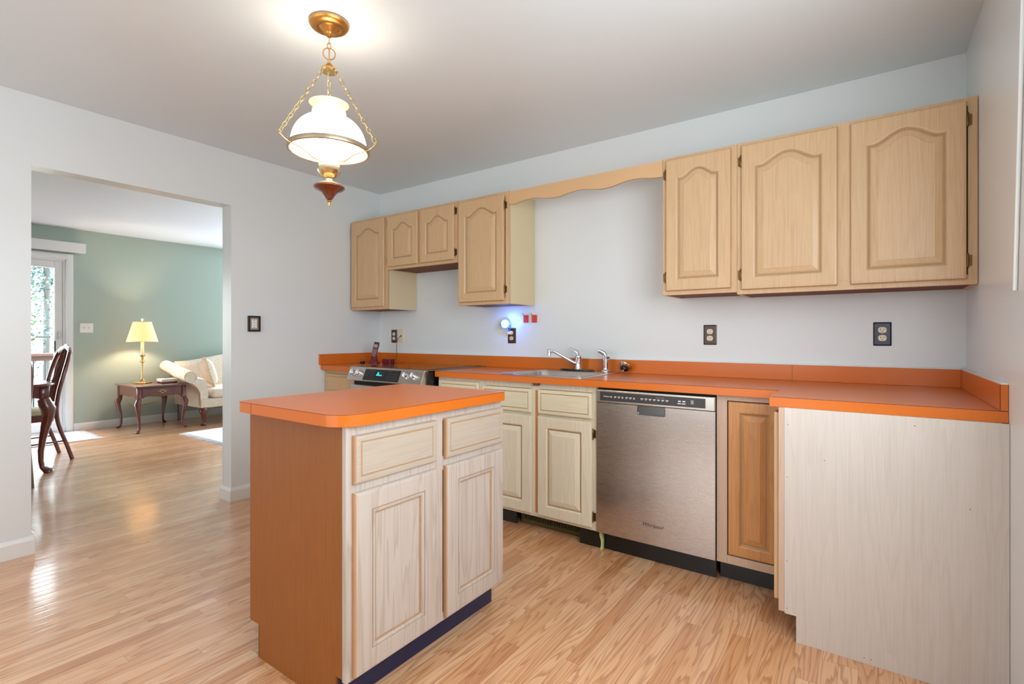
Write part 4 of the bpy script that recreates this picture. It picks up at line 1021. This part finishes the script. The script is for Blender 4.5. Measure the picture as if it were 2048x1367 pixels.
for s_ in (-1, 1):
    hm.tube(smoothp([(xh + .002, yc, zc_ + .02), (xh + .002, yc + s_ * .02, zc_ + .012), (xh + .002, yc + s_ * .035, zc_ - .003), (xh + .002, yc + s_ * .05, zc_ + .008), (xh + .002, yc + s_ * .043, zc_ + .016)], 2), .003, 6)
    hm.tube(smoothp([(xh + .002, yc, zc_ + .02), (xh + .002, yc + s_ * .018, zc_ + .004), (xh + .002, yc + s_ * .014, zc_ - .016), (xh + .002, yc, zc_ - .022)], 2), .003, 6)
    hm.lathe((xh, yc + s_ * .03, zc_ + .002), [(.004, 0), (.004, .010), (0, .012)], 8, axis=(1, 0, 0))
hm.tube(smoothp([(xh + .012, yc - .03, zc_ + .002), (xh + .014, yc - .02, zc_ - .014), (xh + .014, yc + .02, zc_ - .014), (xh + .012, yc + .03, zc_ + .002)], 2), .003, 6)
hm.build('drawer_pull', M['brass_lt'], dr, smooth=60)
for sx, sy, x_, y_ in ((1, -1, TX1 - .045, TY0 + .045), (1, 1, TX1 - .045, TY1 - .045), (-1, -1, TX0 + .045, TY0 + .045), (-1, 1, TX0 + .045, TY1 - .045)):
    lg = MB().box(x_ - .022, x_ + .022, y_ - .022, y_ + .022, TZ - .17, TZ - .0185, .002)
    cabriole(lg, x_, y_, .0005, TZ - .165, sx, sy, 1.2, .027); lg.build('leg', M['cherry'], t, smooth=50)
# lamp
lx, ly = -3.85, -.556
t = thing('table_lamp', 'lit brass candlestick table lamp with pleated cream shade', 'lamp', (lx, ly, TZ))
MB().lathe((lx, ly, TZ + .0006), [(0, 0), (.105, 0), (.105, .010), (.098, .014), (.06, .022), (.036, .03), (.03, .045), (0, .045)], 6).build('base', M['brass_lt'], t)
MB().lathe((lx, ly, TZ + .046), [(.022, 0), (.016, .01), (.0135, .03), (.0125, .215), (.018, .22), (.028, .228), (.018, .238), (.013, .243), (.016, .29), (.032, .302), (.034, .312), (0, .313)], 24).build('stem', M['brass_lt'], t, smooth=40)
MB().lathe((lx, ly, TZ + .3595), [(.017, 0), (.017, .20), (0, .201)], 20).build('candle_sleeve', paint('ivory_sleeve', (244, 232, 196), .5), t, smooth=40)
s_closed = False
zs = TZ + .523
prof = [(.166, zs), (.096, zs + .25)]
MB().lathe((lx, ly, 0), prof + [(.093, zs + .25), (.163, zs), prof[0]], 96).build('lamp_shade', M['tshade'], t)
MB().lathe((lx, ly, 0), [(.1675, zs - .001), (.1665, zs + .007), (.1625, zs + .007), (.1635, zs - .001), (.1675, zs - .001)], 64).lathe((lx, ly, 0), [(.0985, zs + .245), (.0965, zs + .253), (.0915, zs + .253), (.0935, zs + .245), (.0985, zs + .245)], 64).build('shade_trim', M['cream_pl'], t)
s_closed = True
MB().tube([(lx, ly, TZ + .561), (lx, ly, zs + .26)], .003, 8).tube([(lx - .092, ly, zs + .248), (lx + .092, ly, zs + .248)], .0018, 6).tube([(lx, ly - .092, zs + .248), (lx, ly + .092, zs + .248)], .0018, 6).build('harp', M['brass_lt'], t)
MB().lathe((lx, ly, zs + .2605), [(.004, 0), (.010, .006), (.006, .012), (.014, .022), (.014, .03), (.006, .038), (0, .04)], 16).build('finial', M['ivory'], t, smooth=50)
light('table_lamp_light', 'POINT', (lx, ly, zs + .12), 22, (1.0, .80, .58), shadow_soft_size=.035)
# clock radio
t = thing('clock_radio', 'small white box with dark wood front end on the end table', 'clock radio', (-3.66, -.33, TZ))
MB().box(-3.74, -3.58, -.44, -.26, TZ + .020, TZ + .056, .004).build('case', M['white'], t)
MB().box(-3.735, -3.585, -.435, -.265, TZ + .0006, TZ + .0198, .002).build('base', M['lampwood'], t)
MB().box(-3.69, -3.63, -.38, -.31, TZ + .0562, TZ + .0568).build('top_panel', M['screen'], t)
# cords under the table
lamp_root = [o_ for o_ in bpy.data.objects if o_.name == 'table_lamp'][0]
MB().tube(smoothp([(-4.187, -.62, .34), (-4.16, -.60, .28), (-4.14, -.55, .24), (-4.15, -.50, .20), (-4.13, -.53, .17), (-4.16, -.49, .22), (-4.15, -.44, .255), (-4.187, -.28, .26)], 3), .003, 6).build('cord', M['brass'], lamp_root)

# sofa
t = thing('sofa', 'cream damask camelback sofa with rolled arm and carved wood legs', 'sofa', (-3.7, .95, 0))
SXF, SXB = -3.33, -4.14; sy0, sy1 = -.09, 1.99
MB().box(SXB, SXF, sy0, sy1, .225, .345, .015, 3).build('seat_base', M['sofa'], t, smooth=50)
for a, b in ((sy0 + .13, .945), (.955, sy1 - .13)): MB().box(-3.98, SXF + .02, a, b, .347, .465, .035, 4).build('seat_cushion', M['sofa'], t, smooth=60)
secs = []; N = 26
for i in range(N + 1):
    y = sy0 - .02 + (sy1 - sy0 + .04) * i / N; s = i / N
    zt = .80 + .11 * math.sin(PI * min(1, max(0, (s - .06) / .88))) ** 1.2
    secs.append([(SXB + .02, y, .30), (-3.97, y, .30), (-3.975, y, .55), (-4.0, y, zt - .07), (-4.02, y, zt - .015), (-4.06, y, zt + .008), (-4.11, y, zt - .01), (-4.14, y, zt - .06), (-4.14, y, zt - .2)])
MB().loft(secs).build('backrest', M['sofa'], t, smooth=50)
def arm(yb, sgn):
    sec = []
    for i in range(13):
        s = i / 12; x = SXF - .012 + (-4.08 - (SXF - .012)) * s; zc2 = .63 + .115 * s ** 1.2; r = .078
        yc2 = yb - sgn * .115; ring = [(x, yb + sgn * .09, .24), (x, yb + sgn * .09, .42), (x, yb + sgn * .06, zc2 - .04)]
        for k in range(11):
            a = -.25 + (PI * 1.28) * k / 10
            ring.append((x, yc2 + sgn * r * math.cos(a), zc2 + r * math.sin(a)))
        ring += [(x, yb - sgn * .085, zc2 - .088), (x, yb - sgn * .035, zc2 - .14), (x, yb - sgn * .005, .42), (x, yb, .24)]
        sec.append(ring)
    return MB().loft(sec)
arm(sy0, 1).build('arm', M['sofa'], t, smooth=50)
arm(sy1, -1).build('arm', M['sofa'], t, smooth=50)
ar = MB(); F = mapper('+x', SXF - .0115)
pts = []
for k in range(28): a = 2 * PI * k / 28; pts.append((SXF - .009, sy0 - .115 + .066 * math.cos(a), .63 + .066 * math.sin(a)))
ar.tube(pts, .004, 6, closed=True); ar.build('arm_piping', M['sofa'], t, smooth=50)
for x_, y_, dx, dy in ((SXF - .045, sy0 + .05, 1, -.6), (SXF - .045, sy1 - .05, 1, .6)):
    lg = MB(); cabriole(lg, x_, y_, .0005, .223, dx, dy, 1.0, .042); lg.build('leg', M['cherry'], t, smooth=50)
for y_ in (sy0 + .05, sy1 - .05): MB().prism([(-4.10, .0005), (-4.06, .0005), (-4.055, .223), (-4.105, .223)], 'y', y_ - .022, y_ + .022).build('leg', M['cherry'], t)
# pillow
t = thing('throw_pillow', 'cream throw pillow with ruffled edge leaning on the sofa arm', 'pillow', (-3.72, .14, .466))
N = 14; sec = []
bmp_ = bmesh.new(); grid = {}
for sgn in (1, -1):
    for i in range(N + 1):
        for j in range(N + 1):
            u, v_ = i / N * 2 - 1, j / N * 2 - 1
            th = .075 * (max(0, 1 - u ** 4) * max(0, 1 - v_ ** 4)) ** .6
            px_ = .19 * u * (1 - .06 * (1 - v_ * v_)) ; pz = .19 * v_ * (1 - .06 * (1 - u * u))
            grid[(sgn, i, j)] = bmp_.verts.new((px_, sgn * th, pz))
    for i in range(N):
        for j in range(N): bmp_.faces.new([grid[(sgn, i, j)], grid[(sgn, i + 1, j)], grid[(sgn, i + 1, j + 1)], grid[(sgn, i, j + 1)]][::sgn])
bmesh.ops.remove_doubles(bmp_, verts=bmp_.verts[:], dist=1e-4)
MP = Matrix.Translation((-3.70, .165, .665)) @ Matrix.Rotation(math.radians(-18), 4, 'Z') @ Matrix.Rotation(math.radians(16), 4, 'X')
bmesh.ops.transform(bmp_, matrix=MP, verts=bmp_.verts[:])
MB().add(bmp_).build('pillow_cover', M['sofa'], t, smooth=80)
tr = []
for k in range(100):
    s = k / 100 * 4; e = int(s); f = s - e; u, v_ = [(-1 + 2 * f, -1), (1, -1 + 2 * f), (1 - 2 * f, 1), (-1, 1 - 2 * f)][e]
    tr.append(MP @ Vector((.193 * u, .006 * math.sin(k * 1.9), .193 * v_)))
MB().tube(tr, .008, 6, closed=True).build('ruffle', M['seat'], t, smooth=60)

# rugs
def rug(name, label, x0, x1, y0, y1, fringe):
    t = thing(name, label, 'rug', ((x0 + x1) / 2, (y0 + y1) / 2, 0))
    MB().box(x0, x1, y0, y1, .0005, .009, .002).build('pile', M['rug'], t)
    b = MB(); n_ = int((x1 - x0) / .012)
    for yy, sg in fringe:
        for i in range(n_):
            x = x0 + .006 + i * (x1 - x0 - .012) / (n_ - 1); a = random.uniform(-.012, .012); l_ = random.uniform(.05, .075)
            b.tube([(x, yy, .006), (x + a * .5, yy + sg * l_ * .5, .0045), (x + a, yy + sg * l_, .0035)], [.0035, .003, .002], 5)
    o = b.build('fringe', M['rug'], t); o['kind'] = 'stuff'
rug('rug', 'white fringed rug in front of the glass door', -4.17, -3.43, -3.0, -1.12, [(-1.12, 1)])
rug('rug', 'pale patterned fringed rug in front of the sofa', -2.98, -1.5, -.42, 2.1, [(-.42, -1)])

# dining table
t = thing('dining_table', 'dark cherry dining table with scalloped apron and cabriole legs', 'table', (-2.68, -2.6, 0))
DX_0, DX_1, DY_0, DY_1 = -3.46, -1.93, -3.6, -1.79
MB().prism(rpoly(DX_0, DX_1, DY_0, DY_1, (.16, .16, .16, .16), 8), 'z', .735, .757, .006).build('tabletop', M['cherry_x'], t, smooth=40)
ap = MB()
def apr(u0, u1, n=36):
    P_ = [(u0, .7345), (u0, .62)]
    for i in range(n + 1): s = i / n; P_.append((u0 + (u1 - u0) * s, .625 + .018 * math.sin(PI * s * 6) ** 2 + .02 * math.sin(PI * s)))
    P_ += [(u1, .62), (u1, .7345)]; return P_
x0_, x1_, y0_, y1_ = -3.32, -2.05, -3.45, -1.865
ap.prism(apr(y0_, y1_), 'x', x1_ - .012, x1_ + .012).prism(apr(y0_, y1_), 'x', x0_ - .012, x0_ + .012).prism(apr(x0_, x1_), 'y', y1_ - .012, y1_ + .012).prism(apr(x0_, x1_), 'y', y0_ - .012, y0_ + .012)
ap.build('apron', M['cherry'], t)
for x_, y_, dx, dy in ((x1_, y1_, .4, 1), (x0_, y1_, -.4, 1), (x1_, y0_, .4, -1), (x0_, y0_, -.4, -1)):
    lg = MB().box(x_ - .03, x_ + .03, y_ - .03, y_ + .03, .60, .7345, .004)
    cabriole(lg, x_, y_, .0005, .625, dx, dy, 1.5, .042); lg.build('leg', M['cherry'], t, smooth=50)

# dining chair (faces -Y, back towards +Y), origin on the floor under the seat
def make_chair(label):
    t = thing('dining_chair', label, 'chair', (0, 0, 0), 'cherry dining chairs at the table')
    w_ = .205
    for s_ in (-1, 1):
        P_ = [(s_ * w_, .33, 0.0008), (s_ * w_, .285, .16), (s_ * w_, .232, .32), (s_ * w_, .215, .45), (s_ * w_ * 1.02, .225, .60), (s_ * w_ * 1.05, .262, .78), (s_ * w_ * 1.0, .30, .93), (s_ * w_ * .80, .325, 1.01)]
        MB().tube(smoothp(P_, 2), .021, 10, flat=(1.0, .8)).build('back_leg', M['cherry'], t, smooth=50)
    P_ = [(-w_ * .86, .322, .985), (-w_ * .6, .33, 1.025), (-w_ * .3, .335, 1.028), (0, .338, 1.055), (w_ * .3, .335, 1.028), (w_ * .6, .33, 1.025), (w_ * .86, .322, .985)]
    MB().tube(smoothp(P_, 2), .026, 10, flat=(1.1, .6)).build('top_rail', M['cherry'], t, smooth=50)
    for s_ in (-1, 1):
        q = [(s_ * .03, .335, 1.02), (s_ * .085, .315, .93), (s_ * .10, .295, .86), (s_ * .06, .268, .76), (s_ * .085, .245, .66), (s_ * .05, .232, .58), (s_ * .02, .225, .53)]
        MB().tube(smoothp(q, 2), .019, 8, flat=(.45, 1.1)).build('splat', M['cherry'], t, smooth=50)
        q = [(s_ * .012, .336, 1.02), (s_ * .03, .31, .92), (s_ * .012, .28, .80), (s_ * .025, .25, .68), (s_ * .012, .228, .54)]
        MB().tube(smoothp(q, 2), .012, 8, flat=(.5, 1.1)).build('splat', M['cherry'], t, smooth=50)
    MB().tube([(-w_, .222, .53), (0, .226, .52), (w_, .222, .53)], .018, 8, flat=(1.1, .6)).build('lower_rail', M['cherry'], t, smooth=50)
    MB().box(-w_ - .01, w_ + .01, -.215, .20, .375, .43, .006).build('seat_frame', M['cherry'], t)
    MB().box(-w_ - .005, w_ + .005, -.21, .195, .4305, .475, .018, 3).build('seat', M['seat'], t, smooth=50)
    for s_ in (-1, 1):
        lg = MB(); cabriole(lg, s_ * (w_ - .01), -.185, .0008, .374, s_ * .6, -1, 1.0, .028); lg.build('front_leg', M['cherry'], t, smooth=50)
        MB().tube([(s_ * (w_ - .01), -.17, .17), (s_ * w_, .275, .18)], .008, 8).build('stretcher', M['cherry'], t, smooth=50)
    MB().tube([(-w_, .05, .176), (w_, .05, .176)], .008, 8).build('stretcher', M['cherry'], t, smooth=50)
    return t
ch = make_chair('dark cherry dining chair with pierced splat back before the glass door')
ch.location = (-2.685, -1.905, 0)
c2 = copy_tree(ch); c2['label'] = 'dark dining chair at the near side of the table, cut off by the opening edge'
c2.location = (-1.90, -2.245, 0); c2.rotation_euler = (0, 0, math.radians(-90))
